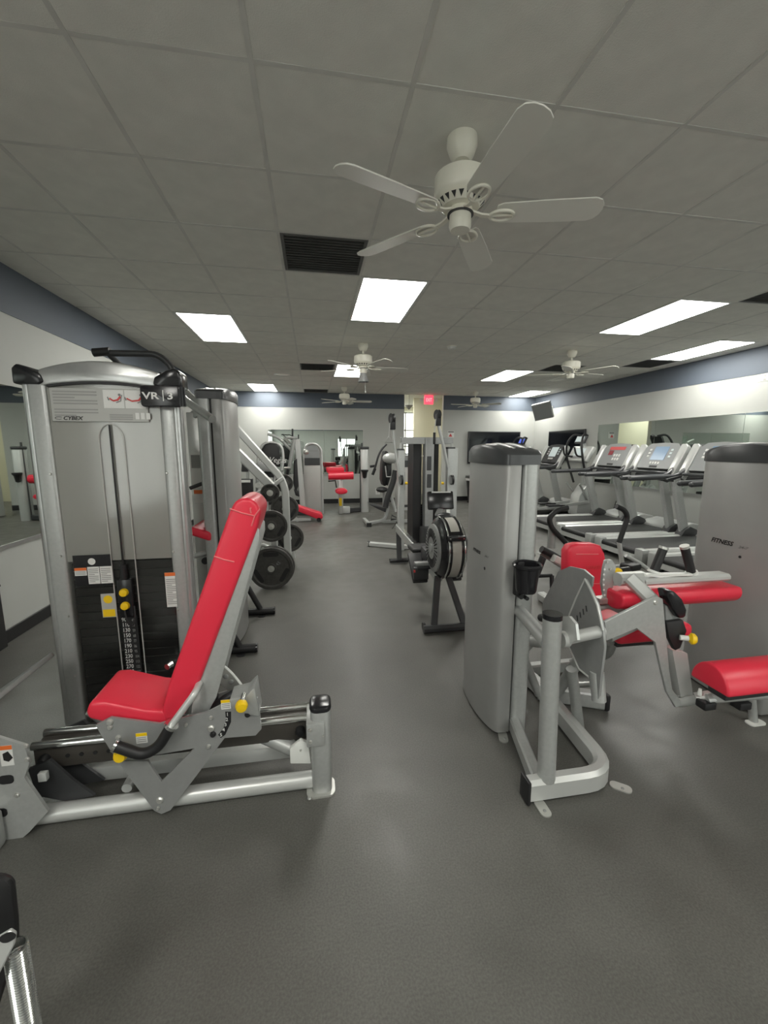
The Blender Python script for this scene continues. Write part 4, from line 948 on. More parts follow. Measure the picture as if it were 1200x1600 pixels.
# plate loaded machine with slanted arms
def plate_machine():
    t = thing('plate_loaded_press', 'pale silver plate loaded press frame with two slanted arms, left of the aisle', 'gym machine', (-0.6, 5.0, 0))
    def R(pts, Y, w=0.06, h=0.05, name='frame_tube', bend=0.06, m='silver_lt'):
        return MB().rect([at(a, b, Y=Y) for a, b in pts], w, h, bend=bend, up=(0, 1, 0), ch=0.2).build(name, m, t)
    R([(352, 650), (372, 672), (438, 745), (446, 765), (450, 868)], 5.05, 0.085, 0.06, 'slanted_arm', 0.15)
    R([(345, 682), (376, 712), (424, 760)], 4.75, 0.10, 0.06, 'slanted_arm', 0.0)
    R([(424, 760), (443, 747)], 4.95, 0.05, 0.05, 'arm_link')
    R([(378, 785), (418, 762)], 4.85, 0.05, 0.05, 'arm_link')
    R([(375, 798), (415, 780)], 4.85, 0.05, 0.05, 'arm_link')
    R([(428, 800), (430, 890)], 4.7, 0.07, 0.06, 'storage_post')
    R([(375, 908), (400, 905), (450, 866)], 4.9, 0.06, 0.06, 'base_tube')
    R([(452, 820), (460, 880)], 5.5, 0.05, 0.05, 'rear_post')
    p = at(450, 868, Y=5.05)
    MB().rect([(-1.2, 5.05, 0.04), (p.x+0.02, 5.05, 0.04)], 0.08, 0.07).build('floor_tube', 'silver', t)
    MB().rect([(-1.2, 4.55, 0.04), (-1.2, 5.5, 0.04)], 0.08, 0.07).build('floor_tube', 'silver', t)
    MB().rect([(-0.46, 4.55, 0.045), (-0.42, 5.4, 0.045)], 0.07, 0.07).build('floor_tube', 'silver', t)
    MB().tube([at(400, 868, Y=4.6), at(408, 850, Y=4.6), at(420, 855, Y=4.6)], 0.022, 10, bend=0.05).build('foot_hoop', 'silver_lt', t)
    for (px, py, Y, L) in ((424, 888, 4.30, 0.36), (424, 823, 4.42, 0.30), (422, 770, 4.50, 0.26)):
        q = at(px, py, Y=Y); MB().cyl((q.x, Y-0.07, q.z), (0, 1, 0), 0.02, L, 14).build('plate_horn', 'steel', t)
    for (px, py, Y, L) in ((450, 840, 5.20, 0.22), (447, 793, 5.20, 0.22), (442, 758, 5.20, 0.22)):
        q = at(px, py, Y=Y); MB().cyl((q.x, Y-0.10, q.z), (0, 1, 0), 0.02, L, 14).build('plate_horn', 'steel', t)
    return t
plate_machine()
def make_weight_plate(R, label, num=None):
    t = thing('barbell_plate', label, 'weight plate', (0, 0, 0), 'weight plates on the press frame')
    th = 0.022
    prof = [(0.022, 0.0), (0.05, 0.0), (0.055, 0.010), (R*0.80, 0.012), (R*0.86, 0.0), (R*0.98, 0.0), (R, 0.006), (R, 2*th-0.006), (R*0.98, 2*th), (R*0.86, 2*th), (R*0.80, 2*th-0.012), (0.055, 2*th-0.010), (0.05, 2*th), (0.022, 2*th), (0.022, 0.0)]
    MB().lathe(prof, (0, -th, 0), (0, 1, 0), 40).build('disc', 'iron', t)
    for k in range(3):
        a = math.radians(90+120*k); c = Vector((math.cos(a)*R*0.66, 0, math.sin(a)*R*0.66)); w = Vector((-math.sin(a), 0, math.cos(a))); d = Vector((math.cos(a), 0, math.sin(a)))
        pr = []
        for u, v in rrect(R*0.72, R*0.20, R*0.09): pr.append(c+w*u+d*v)
        mb = MB(); n = len(pr); mb.add([p+Vector((0, -th+0.009, 0)) for p in pr]+[p+Vector((0, -th+0.0135, 0)) for p in pr], [list(range(n)), list(range(2*n-1, n-1, -1))]+[(i, (i+1) % n, n+(i+1) % n, n+i) for i in range(n)])
        mb.build('grip_slot', 'black', t)
    MB().lathe([(0.018, -th-0.002), (0.034, -th-0.002), (0.034, -th+0.004), (0.018, -th+0.004), (0.018, -th-0.002)], (0, 0, 0), (0, 1, 0), 20).build('hub_ring', 'steel', t)
    if num: text(num, R*0.22, (R*0.28, -th+0.0095, R*0.10), (math.cos(0.7), 0, math.sin(0.7)), (-math.sin(0.7), 0, math.cos(0.7)), 'console', t, 'raised_number')
    return t
for (px, py, Y, R, lab, num) in ((424, 888, 4.28, 0.225, 'largest front weight plate with three grips, marked 45, near the floor', '45'),
                            (424, 822, 4.42, 0.168, 'medium front weight plate with three grips, second from the floor', None),
                            (422, 770, 4.50, 0.098, 'small weight plate at the top of the front horns', None),
                            (452, 840, 5.20, 0.180, 'rear weight plate low beside the aisle, partly behind the arm', None),
                            (445, 795, 5.22, 0.170, 'rear weight plate in the middle, partly behind the arm', None),
                            (444, 755, 5.24, 0.110, 'small rear weight plate at the top, partly behind the arm', None)):
    w = make_weight_plate(R, lab, num); q = at(px, py, Y=Y); w.location = (q.x, Y, q.z)
w = make_weight_plate(0.225, 'large weight plate directly behind the one marked 45'); q = at(424, 888, Y=4.28); w.location = (q.x+0.012, 4.335, q.z+0.002)

# black stabiliser feet of the chin machine that reach into the aisle
def stabilisers():
    t = CHIN
    feet = []
    for (px, py) in ((400, 1012), (428, 954)):
        p = at(px, py, Z=0.032); feet.append(p)
        MB().tube([(p.x-0.46, p.y+0.0, 0.033), (p.x, p.y, 0.033)], 0.031, 14).build('floor_tube', 'black', t)
        MB().cyl((p.x, p.y, 0.033), (1, 0, 0), 0.032, 0.012, 14).build('end_cap', 'blackgl', t)
        MB().tube([(p.x-0.11, p.y, 0.045), (p.x-0.26, p.y, 0.36)], 0.024, 12).build('leg_strut', 'black', t)
        MB().prism([(p.x-0.10+a, p.y-0.035+b) for a, b in rrect(0.06, 0.05, 0.02)], 'z', 0.0005, 0.006).build('foot_tab', 'dark', t)
stabilisers()

# ------------------------------------------------------------------ rowing machine
def rower():
    t = thing('rowing_machine', 'black and grey rowing machine with round flywheel, in the aisle', 'rowing machine', (1.08, 3.6, 0))
    cx = 1.075
    c = at(697, 856, Y=3.14); cx = c.x; zc = c.z; Yc = 3.16
    Rr = 0.245
    # flywheel cage: axis along X
    MB().lathe([(0, -0.115), (0.10, -0.115), (0.20, -0.105), (Rr, -0.075), (Rr, 0.075), (0.20, 0.105), (0.10, 0.115), (0, 0.115)], (cx+0.01, Yc, zc), (1, 0, 0), 44).build('flywheel_housing', 'blackgl', t)
    band = MB()
    for (a0, a1) in ((-60, 28), (42, 88)):
        n = 14; vs = []; fs = []
        for k in range(n+1):
            a = math.radians(a0+(a1-a0)*k/n); r = Rr+0.003
            for x in (-0.030, 0.042): vs.append((cx+0.01+x, Yc-r*math.cos(a), zc+r*math.sin(a)))
        for k in range(n): fs.append((2*k, 2*k+1, 2*k+3, 2*k+2))
        band.add(vs, fs)
    band.build('perforated_band', 'cagegrey', t)
    for x in (-0.045, 0.078):
        MB().tube([(cx+x, Yc-(Rr+0.004)*math.cos(a), zc+(Rr+0.004)*math.sin(a)) for a in [math.radians(q) for q in range(-70, 111, 10)]], 0.007, 6).build('chrome_rim', 'chrome', t)
    MB().box((cx-0.06, Yc-Rr-0.012, zc+0.105), (cx+0.075, Yc-Rr+0.05, zc+0.145)).build('cage_strap', 'blackgl', t, bevel=0.005)
    for x in (-0.045, 0.06): bolt((cx+x, Yc-Rr-0.010, zc+0.125), (0, -1, 0), 0.008, t, 'chrome')
    dsc = MB().lathe([(0.06, -0.130), (0.17, -0.128), (0.195, -0.118), (0.195, -0.105), (0, -0.105), (0, -0.126), (0.06, -0.130)], (cx+0.01, Yc, zc), (1, 0, 0), 40).build('side_disc', 'grey', t)
    gr = MB()
    for k in range(30):
        a = 2*math.pi*k/30; d = Vector((0, math.cos(a), math.sin(a)))
        gr.obox(Vector((cx-0.1205, Yc, zc))+d*0.125, (0.004, 0.07, 0.010), Matrix.Rotation(a, 3, 'X'))
    gr.build('air_vents', 'black', dsc)
    MB().cyl((cx-0.115, Yc, zc), (-1, 0, 0), 0.035, 0.012, 20).build('damper_hub', 'silver', dsc)
    # front legs and foot
    p0 = at(662, 985, Z=0.03)
    ff = MB().rect([(p0.x, 2.985, 0.035), (p0.x+0.56, 2.985, 0.035)], 0.06, 0.06, ch=0.3).build('front_foot', 'dark', t)
    for x in (p0.x+0.012, p0.x+0.545): MB().cyl((x-0.01, 3.02, 0.045), (1, 0, 0), 0.03, 0.02, 14).build('transport_wheel', 'black', ff)
    for a, b in (((678, 978), (684, 900)), ((725, 975), (700, 900))):
        A = at(a[0], a[1], Y=3.0); B = at(b[0], b[1], Y=3.12); A.z = 0.05
        MB().rect([A, B], 0.05, 0.035, up=(0, 1, 0)).build('front_leg', 'dark', t)
    # monorail
    e = at(632, 836, Y=5.05)
    rl = MB().rect([(cx, Yc+0.15, 0.36), (cx, 5.08, 0.44)], 0.055, 0.10, ch=0.1).build('monorail', 'silver', t)
    MB().rect([(cx, Yc+0.4, 0.428), (cx, 5.08, 0.494)], 0.045, 0.006).build('rail_strip', 'chrome', rl)
    MB().rect([(cx-0.12, 5.0, 0.04), (cx+0.12, 5.0, 0.04)], 0.07, 0.05, ch=0.3).build('rear_foot', 'black', t)
    MB().rect([(cx, 4.98, 0.05), (cx, 5.04, 0.40)], 0.06, 0.05, up=(0, 1, 0)).build('rear_leg', 'dark', t)
    s = MB().box((cx-0.15, 3.66, 0.47), (cx+0.15, 3.90, 0.52)).build('seat', 'black', t, bevel=0.02, seg=3)
    MB().box((cx-0.05, 3.70, 0.41), (cx+0.05, 3.86, 0.47)).build('seat_carriage', 'dark', s)
    # foot boards and body
    MB().box((cx-0.10, Yc+0.10, zc-0.20), (cx+0.10, Yc+0.42, zc-0.08)).build('body', 'dark', t, bevel=0.02)
    for s_ in (-1, 1):
        fb = MB().obox((cx+s_*0.155, Yc+0.30, 0.40), (0.13, 0.30, 0.03), Matrix.Rotation(math.radians(42), 3, 'X')).build('foot_rest', 'black', t, bevel=0.006)
        MB().box((cx+s_*0.155-0.065, Yc+0.16, 0.33), (cx+s_*0.155+0.065, Yc+0.20, 0.44)).build('heel_cup', 'dark', fb, bevel=0.006)
        MB().box((cx+s_*0.155-0.07, Yc+0.10, 0.47), (cx+s_*0.155+0.07, Yc+0.16, 0.50)).build('toe_strap', 'grey', fb, bevel=0.006)
        MB().box((cx+s_*0.155-0.07, Yc+0.155, 0.40), (cx+s_*0.155-0.055, Yc+0.165, 0.42)).build('red_tag', 'redink', fb)
    MB().tube([(cx-0.2, Yc+0.12, 0.455), (cx+0.02, Yc+0.12, 0.455)], 0.02, 10).build('handle_bar', 'dark', t)
    bx_ = at(724, 852, Y=Yc+0.1)
    MB().obox((bx_.x+0.01, Yc+0.1, bx_.z), (0.11, 0.18, 0.14), Matrix.Rotation(0.15, 3, 'Y')).build('chain_box', 'black', t, bevel=0.012)
    # monitor
    m0 = at(688, 782, Y=3.45)
    MB().rect([(cx, Yc+0.15, zc+0.12), (cx+0.0, Yc+0.22, zc+0.24), (m0.x+0.02, 3.46, m0.z-0.05)], 0.05, 0.035, up=(0, 1, 0)).build('monitor_arm', 'grey', t)
    mo = MB().obox(m0, (0.23, 0.05, 0.16), Matrix.Rotation(-0.25, 3, 'X')).build('monitor', 'blackgl', t, bevel=0.012)
    MB().obox(m0+Vector((0, -0.018, 0.075)), (0.17, 0.012, 0.012), Matrix.Rotation(-0.25, 3, 'X')).build('monitor_label', 'label', mo)
    MB().ball((cx+0.05, Yc+0.20, zc+0.22), 0.06, 14, (1.4, 0.8, 0.6)).build('arm_joint', 'dark', t)
rower()

# ------------------------------------------------------------------ dual cable trainer
def cable_trainer():
    t = thing('cable_trainer', 'grey dual arm cable trainer with raised pulley arms, under the exit sign', 'gym machine', (1.65, 5.75, 0))
    Y = 5.75
    def bx(name, px0, py0, px1, py1, Y0, Y1, m, bev=0.004, par=None):
        a = at(px0, py0, Y=Y0); b = at(px1, py1, Y=Y0)
        return MB().box((a.x, Y0, max(b.z, 0.0)), (b.x, Y1, a.z)).build(name, m, par or t, bevel=bev, seg=1)
    bx('top_beam', 628, 683, 708, 694, Y, Y+0.10, 'grey')
    bx('centre_post', 665.5, 684, 675.5, 862, Y-0.04, Y+0.05, 'grey')
    for a in (0, 1):
        q = bx('stack_cover', (646, 679)[a], 692, (656, 682.5)[a], 862, Y+0.10, Y+0.45, 'black')
    for px in (658, 662, 677): 
        p = at(px, 692, Y=Y+0.2); MB().tube([(p.x, Y+0.2, 0.05), (p.x, Y+0.2, p.z)], 0.012, 10).build('guide_rod', 'rod', t)
    for k in range(14): 
        a = at(656.5, 800, Y=Y+0.25).x; b = at(682, 800, Y=Y+0.25).x
        MB().box((a, Y+0.22, 0.12+0.036*k), (b, Y+0.36, 0.152+0.036*k)).build('stack_plate', 'plate', t)
    bx('badge', 667.5, 713, 674, 735, Y-0.048, Y-0.04, 'dark'); bx('badge', 667.5, 741, 674, 762, Y-0.048, Y-0.04, 'dark')
    bx('shackle', 655, 711.5, 662, 713.5, Y+0.17, Y+0.2, 'white'); bx('shackle', 675.5, 711.5, 678.5, 713.5, Y+0.17, Y+0.2, 'white')
    for (x0, x1, yt, yb, s) in ((622.5, 631.5, 702.5, 830, -1), (700.5, 711, 700, 850, 1)):
        up = bx('side_upright', x0, yt, x1, yb+30, Y-0.12, Y-0.02, 'silver')
        xc = (x0+x1)/2
        MB().tube([at(xc+s*0, 693, Y=Y+0.02), at(xc+s*0.5, 704, Y=Y-0.07)], 0.02, 8).build('upper_link', 'silver', t)
        pl = MB().lathe([(0.055, -0.012), (0.07, -0.014), (0.065, 0), (0.07, 0.014), (0.055, 0.012), (0.0, 0.012), (0, -0.012)], at(xc+0.5, 750, Y=Y-0.15), (0, 1, 0) if 0 else (1, 0, 0), 20).build('carriage_pulley', 'black', t)
        bx('carriage', xc-6, 738, xc+6, 766, Y-0.02, Y+0.04, 'grey')
        q = at(xc-s*14 if s > 0 else xc+8, 755, Y=Y-0.12); MB().ball(q, 0.022, 10).build('pull_knob', 'yellow', t)
        MB().box((at(x0, 700, Y=Y-0.12).x-0.003, Y-0.123, at(xc, yt, Y=Y).z-0.01), (at(x1, 700, Y=Y-0.12).x+0.003, Y-0.017, at(xc, yt, Y=Y).z+0.012)).build('upright_cap', 'dark', up)
    for (pts, w) in ((((624, 745), (617, 700), (613.5, 668)), 0.016), (((700, 729), (692, 694), (684.5, 662)), 0.022)):
        P = [at(a, b, Y=Y-0.16) for a, b in pts]
        ar = MB().tube(P, w, 10).build('pulley_arm', 'silver', t)
        top = P[-1]+Vector((0.0, 0, 0.10))
        MB().lathe([(0.0, -0.02), (0.07, -0.02), (0.06, 0), (0.07, 0.02), (0, 0.02)], top+Vector((-0.01, 0, 0.02)), (1, 0.3, 0), 18).build('end_pulley', 'black', ar)
        MB().box(top+Vector((-0.035, -0.04, -0.13)), top+Vector((0.035, 0.04, 0.03))).build('pulley_block', 'black', ar, bevel=0.01)
        MB().tube([top+Vector((-0.04, -0.02, -0.04)), top+Vector((-0.055, -0.02, -0.22))], 0.006, 6).build('cable', 'silver_lt', ar)
        if pts[0][0] > 650: MB().tube([top+Vector((-0.055, -0.02, -0.22)), top+Vector((-0.055, -0.02, -0.38))], 0.018, 10).build('strap_handle', 'black', ar)
        else: MB().tube([top+Vector((-0.06, -0.02, -0.22)), top+Vector((-0.11, -0.02, -0.30)), top+Vector((0.0, -0.02, -0.30))], 0.009, 8, closed=True).build('triangle_handle', 'silver_lt', ar)
    q = at(700, 800, Y=Y-0.2); MB().box((q.x-0.02, Y-0.2, q.z-0.35), (q.x+0.035, Y-0.16, q.z+0.20)).build('white_handle_wrap', 'white', t, bevel=0.01)
    MB().tube([at(620, 815, Y=Y-0.2), at(613, 826, Y=Y-0.2), at(622, 826, Y=Y-0.2)], 0.012, 8, closed=True).build('stirrup_handle', 'dark', t)
    MB().tube([at(624, 760, Y=Y-0.2), at(622, 800, Y=Y-0.2), at(624, 850, Y=Y-0.2)], 0.010, 8).build('hanging_cable', 'silver_lt', t)
    a = at(576, 850, Z=0.03)
    MB().rect([(a.x, a.y, 0.035), (1.28, 5.72, 0.035), (2.05, 5.72, 0.035), (2.5, a.y, 0.035)], 0.08, 0.065).build('base_beam', 'silver_lt', t)
    MB().box((a.x-0.012, a.y-0.045, 0.002), (a.x+0.02, a.y+0.04, 0.07)).build('end_cap', 'black', t, bevel=0.004)
    MB().box((1.45, 5.78, 0.0), (1.9, 6.25, 0.06)).build('stack_base', 'dark', t)
    MB().prism([(1.55, 5.55), (1.7, 5.55), (1.75, 5.75), (1.5, 5.75)], 'z', 0.06, 0.33).build('base_cover', 'dark', t, bevel=0.02)
cable_trainer()

# ------------------------------------------------------------------ machines along the back wall
def placard_tower(t, x0, x1, Y, D, H, disp_z):
    """rounded-top grey weight tower with a placard"""
    w = (x1-x0)/2; cx = (x0+x1)/2; n = 12
    pr = [(x0, 0.01), (x1, 0.01), (x1, H-w)]+[(cx+w*math.cos(math.pi*k/n), H-w*1.0+w*math.sin(math.pi*k/n)) for k in range(1, n)]+[(x0, H-w)]
    b = MB().prism(pr, 'y', Y, Y+D).build('tower_body', 'panelgrey', t, bevel=0.01)
    pr2 = [(x0+0.03, disp_z), (x1-0.05, disp_z), (x1-0.05, H-w)]+[(cx-0.01+(w-0.045)*math.cos(math.pi*k/n), H-w+(w-0.045)*math.sin(math.pi*k/n)) for k in range(1, n)]+[(x0+0.03, H-w)]
    p = MB().prism(pr2, 'y', Y-0.006, Y).build('placard', M['console'], t)
    MB().box((x0+0.03, Y-0.009, disp_z), (x1-0.05, Y-0.006, disp_z+0.16)).build('dark_band', 'dark', p)
    MB().box((x0+0.06, Y-0.009, disp_z+0.30), (x1-0.09, Y-0.006, disp_z+0.33)).build('print_line', 'ink', p)
    edge = [(x1-0.01, Y-0.01, 0.0), (x1-0.01, Y-0.01, H-w)]+[(cx+(w-0.01)*math.cos(math.pi*k/n), Y-0.01, H-w+(w-0.01)*math.sin(math.pi*k/n)) for k in range(1, n//2+4)]
    MB().tube(edge, 0.025, 10).build('frame_bow', 'silver_lt', t)
def lat_machine():
    t = thing('pullover_machine', 'pale machine with rounded placard tower and long bent arms before the back mirror', 'gym machine', (0.0, 9.35, 0))
    Y = 9.3
    a = at(473, 700, Y=Y); b = at(503, 700, Y=Y)
    placard_tower(t, a.x, b.x, Y, 0.4, at(490, 692, Y=Y).z, at(490, 727, Y=Y).z)
    MB().rect([at(464, 686, Y=9.1), at(468, 730, Y=9.1), at(474, 800, Y=9.1)], 0.12, 0.10, up=(0, 1, 0)).build('front_post', 'silver_lt', t)
    MB().tube([at(418, 678, Y=9.2), at(435, 683, Y=9.2), at(456, 704, Y=9.2)], 0.035, 10, bend=0.15).build('swing_arm', 'silver_lt', t)
    MB().tube([at(444, 684, Y=9.3), at(456, 694, Y=9.2)], 0.025, 10).build('swing_arm', 'silver_lt', t)
    MB().tube([at(460, 686, Y=9.05), at(456, 706, Y=9.05), at(452, 732, Y=9.05)], 0.04, 10).build('drive_link', 'silver', t)
    MB().tube([at(448, 684, Y=9.1), at(465, 684, Y=9.1)], 0.05, 10, ry=0.03).build('top_crossbar', 'silver_lt', t)
    MB().tube([at(457, 670, Y=9.1), at(457, 684, Y=9.1)], 0.02, 8).build('cable_rod', 'dark', t)
    MB().tube([at(450, 733, Y=9.0), at(448, 746, Y=9.0)], 0.03, 8).build('hand_grip', 'black', t)
    MB().tube([at(444, 731, Y=9.0), at(453, 731, Y=9.0)], 0.018, 8).build('handle_bar', 'steel', t)
    MB().ball(at(478, 706, Y=9.05), 0.06, 12).build('pulley_guard', 'steel', t)
    MB().prism(xz([(459, 720), (464, 716), (466, 760), (462, 770), (458, 755)], 9.0), 'y', 9.0, 9.35).build('back_pad', 'black', t, bevel=0.02)
    MB().prism(xz([(459, 764), (466, 770), (468, 776), (462, 774)], 9.0), 'y', 8.95, 9.35).build('seat_pad', 'black', t, bevel=0.015)
    MB().rect([at(474, 800, Y=9.1)+Vector((-0.6, 0, -0.02)), at(474, 800, Y=9.1)+Vector((0.2, 0, -0.02))], 0.10, 0.08).build('base_tube', 'dark', t)
lat_machine()
def black_pad_machine():
    t = thing('black_padded_machine', 'machine with a wide black padded back with white script, at the back left', 'gym machine', (-0.9, 8.6, 0))
    Y = 8.5
    prof = [(408, 718), (409, 702), (414, 694), (421, 692), (433, 693), (437, 699), (438, 730), (406, 727)]
    pd = MB().prism(xz(prof, Y), 'y', Y, Y+0.10).build('back_pad', 'black', t, bevel=0.03, seg=3)
    q = at(419, 722, Y=Y-0.003); text('Vegas', 0.15, (q.x, Y-0.003, q.z), (1, 0, -0.05), (0.05, 0, 1), 'inkwhite', pd, 'white_script', shear=0.3)
    MB().tube([at(403, 735, Y=Y+0.05), at(403, 715, Y=Y+0.05), at(410, 694, Y=Y+0.05), at(425, 690, Y=Y+0.05), at(440, 696, Y=Y+0.05), at(443, 715, Y=Y+0.05), at(440, 735, Y=Y+0.05)], 0.03, 10, bend=0.2).build('pad_frame', 'silver_lt', t)
    MB().prism(xz([(398, 728), (406, 720), (430, 730), (428, 736), (400, 735)], Y), 'y', Y-0.15, Y+0.2).build('side_panel', 'grey', t, bevel=0.01)
    for (a, b) in ((380, 388), (410, 426)):
        pass
    MB().prism(xz([(379, 720), (388, 722), (389, 737), (378, 737)], Y), 'y', Y-0.1, Y).build('head_pad', 'dark', t, bevel=0.02)
    MB().rect([at(387, 736, Y=Y), at(388, 770, Y=Y)], 0.05, 0.05, up=(0, 1, 0)).build('pad_post', 'silver', t)
    MB().prism(xz([(377, 748), (395, 748), (396, 776), (377, 776)], Y), 'y', Y-0.05, Y+0.05).build('seat_block', 'black', t, bevel=0.01)
    MB().rect([at(377, 752, Y=Y-0.1), at(391, 752, Y=Y-0.1)], 0.05, 0.05).build('grip_bar', 'white', t)
    MB().prism(xz([(412, 737), (428, 738), (428, 746), (412, 746)], Y+0.02), 'y', Y+0.02, Y+0.3).build('lower_pad', 'black', t, bevel=0.01)
    for px in (401, 415, 428, 441):
        p = at(px, 737, Y=Y+0.1); MB().tube([(p.x, Y+0.1, 0.05), p], 0.03, 8).build('frame_post', 'silver', t)
    p = at(401, 800, Y=Y+0.1); q = at(441, 800, Y=Y+0.1); MB().rect([(p.x, Y+0.1, 0.05), (q.x, Y+0.1, 0.05)], 0.08, 0.08).build('base_tube', 'silver', t)
    for k, px in enumerate((403, 412, 436)): MB().cyl(at(px, 758, Y=Y), (0, -1, 0), 0.05, 0.06, 14).build('pivot_hub', 'steel', t)
black_pad_machine()
def decline_bench():
    t = thing('decline_bench', 'low red decline bench tilted down towards the aisle, at the back left', 'bench', (0.0, 8.3, 0))
    Y = 8.2
    MB().prism(xz([(463, 790), (503, 803), (505, 809), (500, 813), (462, 798)], Y), 'y', Y, Y+0.28).build('bench_pad', 'red', t, bevel=0.02, seg=3)
    MB().tube([at(456, 789, Y=Y-0.05), at(463, 791, Y=Y-0.05)], 0.07, 14).build('leg_roller', 'black', t)
    MB().cyl(at(457, 786, Y=Y-0.1), (0, -1, 0), 0.04, 0.02, 14).build('roller_end', 'chrome', t)
    MB().rect([at(452, 797, Y=Y+0.1), at(466, 815, Y=Y+0.1)], 0.06, 0.05, up=(0, 1, 0)).build('front_leg', 'silver_lt', t)
    p = at(498, 812, Y=Y+0.1); MB().rect([p, (p.x, Y+0.1, 0.05)], 0.06, 0.05, up=(0, 1, 0)).build('rear_leg', 'silver', t)
    MB().cyl((p.x, Y, 0.045), (0, 1, 0), 0.042, 0.22, 16).build('rear_foot', 'black', t)
    a = at(466, 815, Y=Y+0.1); MB().rect([(a.x-0.15, Y+0.1, 0.04), (a.x+0.25, Y+0.1, 0.04)], 0.06, 0.05).build('floor_bar', 'silver_lt', t)
decline_bench()
def curl_machine():
    t = thing('arm_curl_machine', 'arm curl machine with red pads and a slim silver tower, before the back mirror', 'gym machine', (0.6, 9.2, 0))
    Y = 9.15
    MB().tube([at(513, 744, Y=Y), at(552, 743, Y=Y)], 0.085, 16).build('arm_roll_pad', 'red', t)
    MB().prism(xz([(509, 731), (511, 730), (537, 730), (538, 737), (511, 739)], Y+0.15), 'y', Y+0.05, Y+0.35).build('arm_rest_pad', 'red', t, bevel=0.02, seg=2)
    MB().cyl(at(509, 734, Y=Y+0.15), (-1, 0, 0), 0.05, 0.03, 12).build('pad_end', 'black', t)
    p = at(532, 750, Y=Y+0.05); MB().box((p.x-0.05, Y, 0.0), (p.x+0.05, Y+0.12, p.z)).build('seat_post', 'silver_lt', t, bevel=0.01)
    q = at(532, 785, Y=Y); MB().box((q.x-0.03, Y-0.003, q.z-0.08), (q.x+0.03, Y, q.z+0.10)).build('yellow_sticker', 'yellow', t)
    s = at(533, 767, Y=Y-0.1); MB().prism([(s.x+a*0.13, s.z+b*0.06) for a, b in rrect(2, 2, 0.9)], 'y', Y-0.25, Y+0.0).build('seat_pad', 'red', t, bevel=0.02, seg=2)
    MB().tube([at(513, 752, Y=Y), at(524, 751, Y=Y), at(526, 762, Y=Y)], 0.015, 8).build('lever', 'black', t)
    a = at(563.5, 702, Y=9.3); b = at(576, 702, Y=9.3)
    pr = [((a.x+b.x)/2+u, 9.4+v) for u, v in rrect(b.x-a.x, 0.22, 0.06)]
    MB().prism(pr, 'z', 0.0, a.z).build('slim_tower', 'silver_lt', t, bevel=0.005)
    MB().prism([((a.x+b.x)/2+u, 9.4+v) for u, v in rrect(b.x-a.x+0.03, 0.25, 0.07)], 'z', a.z, a.z+0.06).build('tower_cap', 'dark', t, bevel=0.015)
    MB().tube([((a.x+b.x)/2-0.05, 9.4, a.z+0.05), ((a.x+b.x)/2-0.05, 9.4, a.z+0.14)], 0.02, 8).build('cap_hook', 'dark', t)
    c = at(569.5, 738, Y=9.27); MB().lathe([(0.0, -0.14), (0.04, -0.12), (0.06, 0.0), (0.085, 0.03), (0.085, 0.06), (0.0, 0.06)], (c.x, 9.24, c.z), (0, 0, 1), 16).build('cup_holder', 'black', t)
    MB().tube([at(563, 700, Y=9.35), at(563, 795, Y=9.35)], 0.012, 8).build('edge_strip', 'dark', t)
    MB().rect([(p.x, Y+0.06, 0.06), (a.x, 9.4, 0.06)], 0.10, 0.10).build('base_beam', 'dark', t)
    MB().box((p.x+0.03, Y-0.02, 0.01), (p.x+0.2, Y+0.1, 0.16)).build('base_cover', 'silver_lt', t, bevel=0.01)
curl_machine()
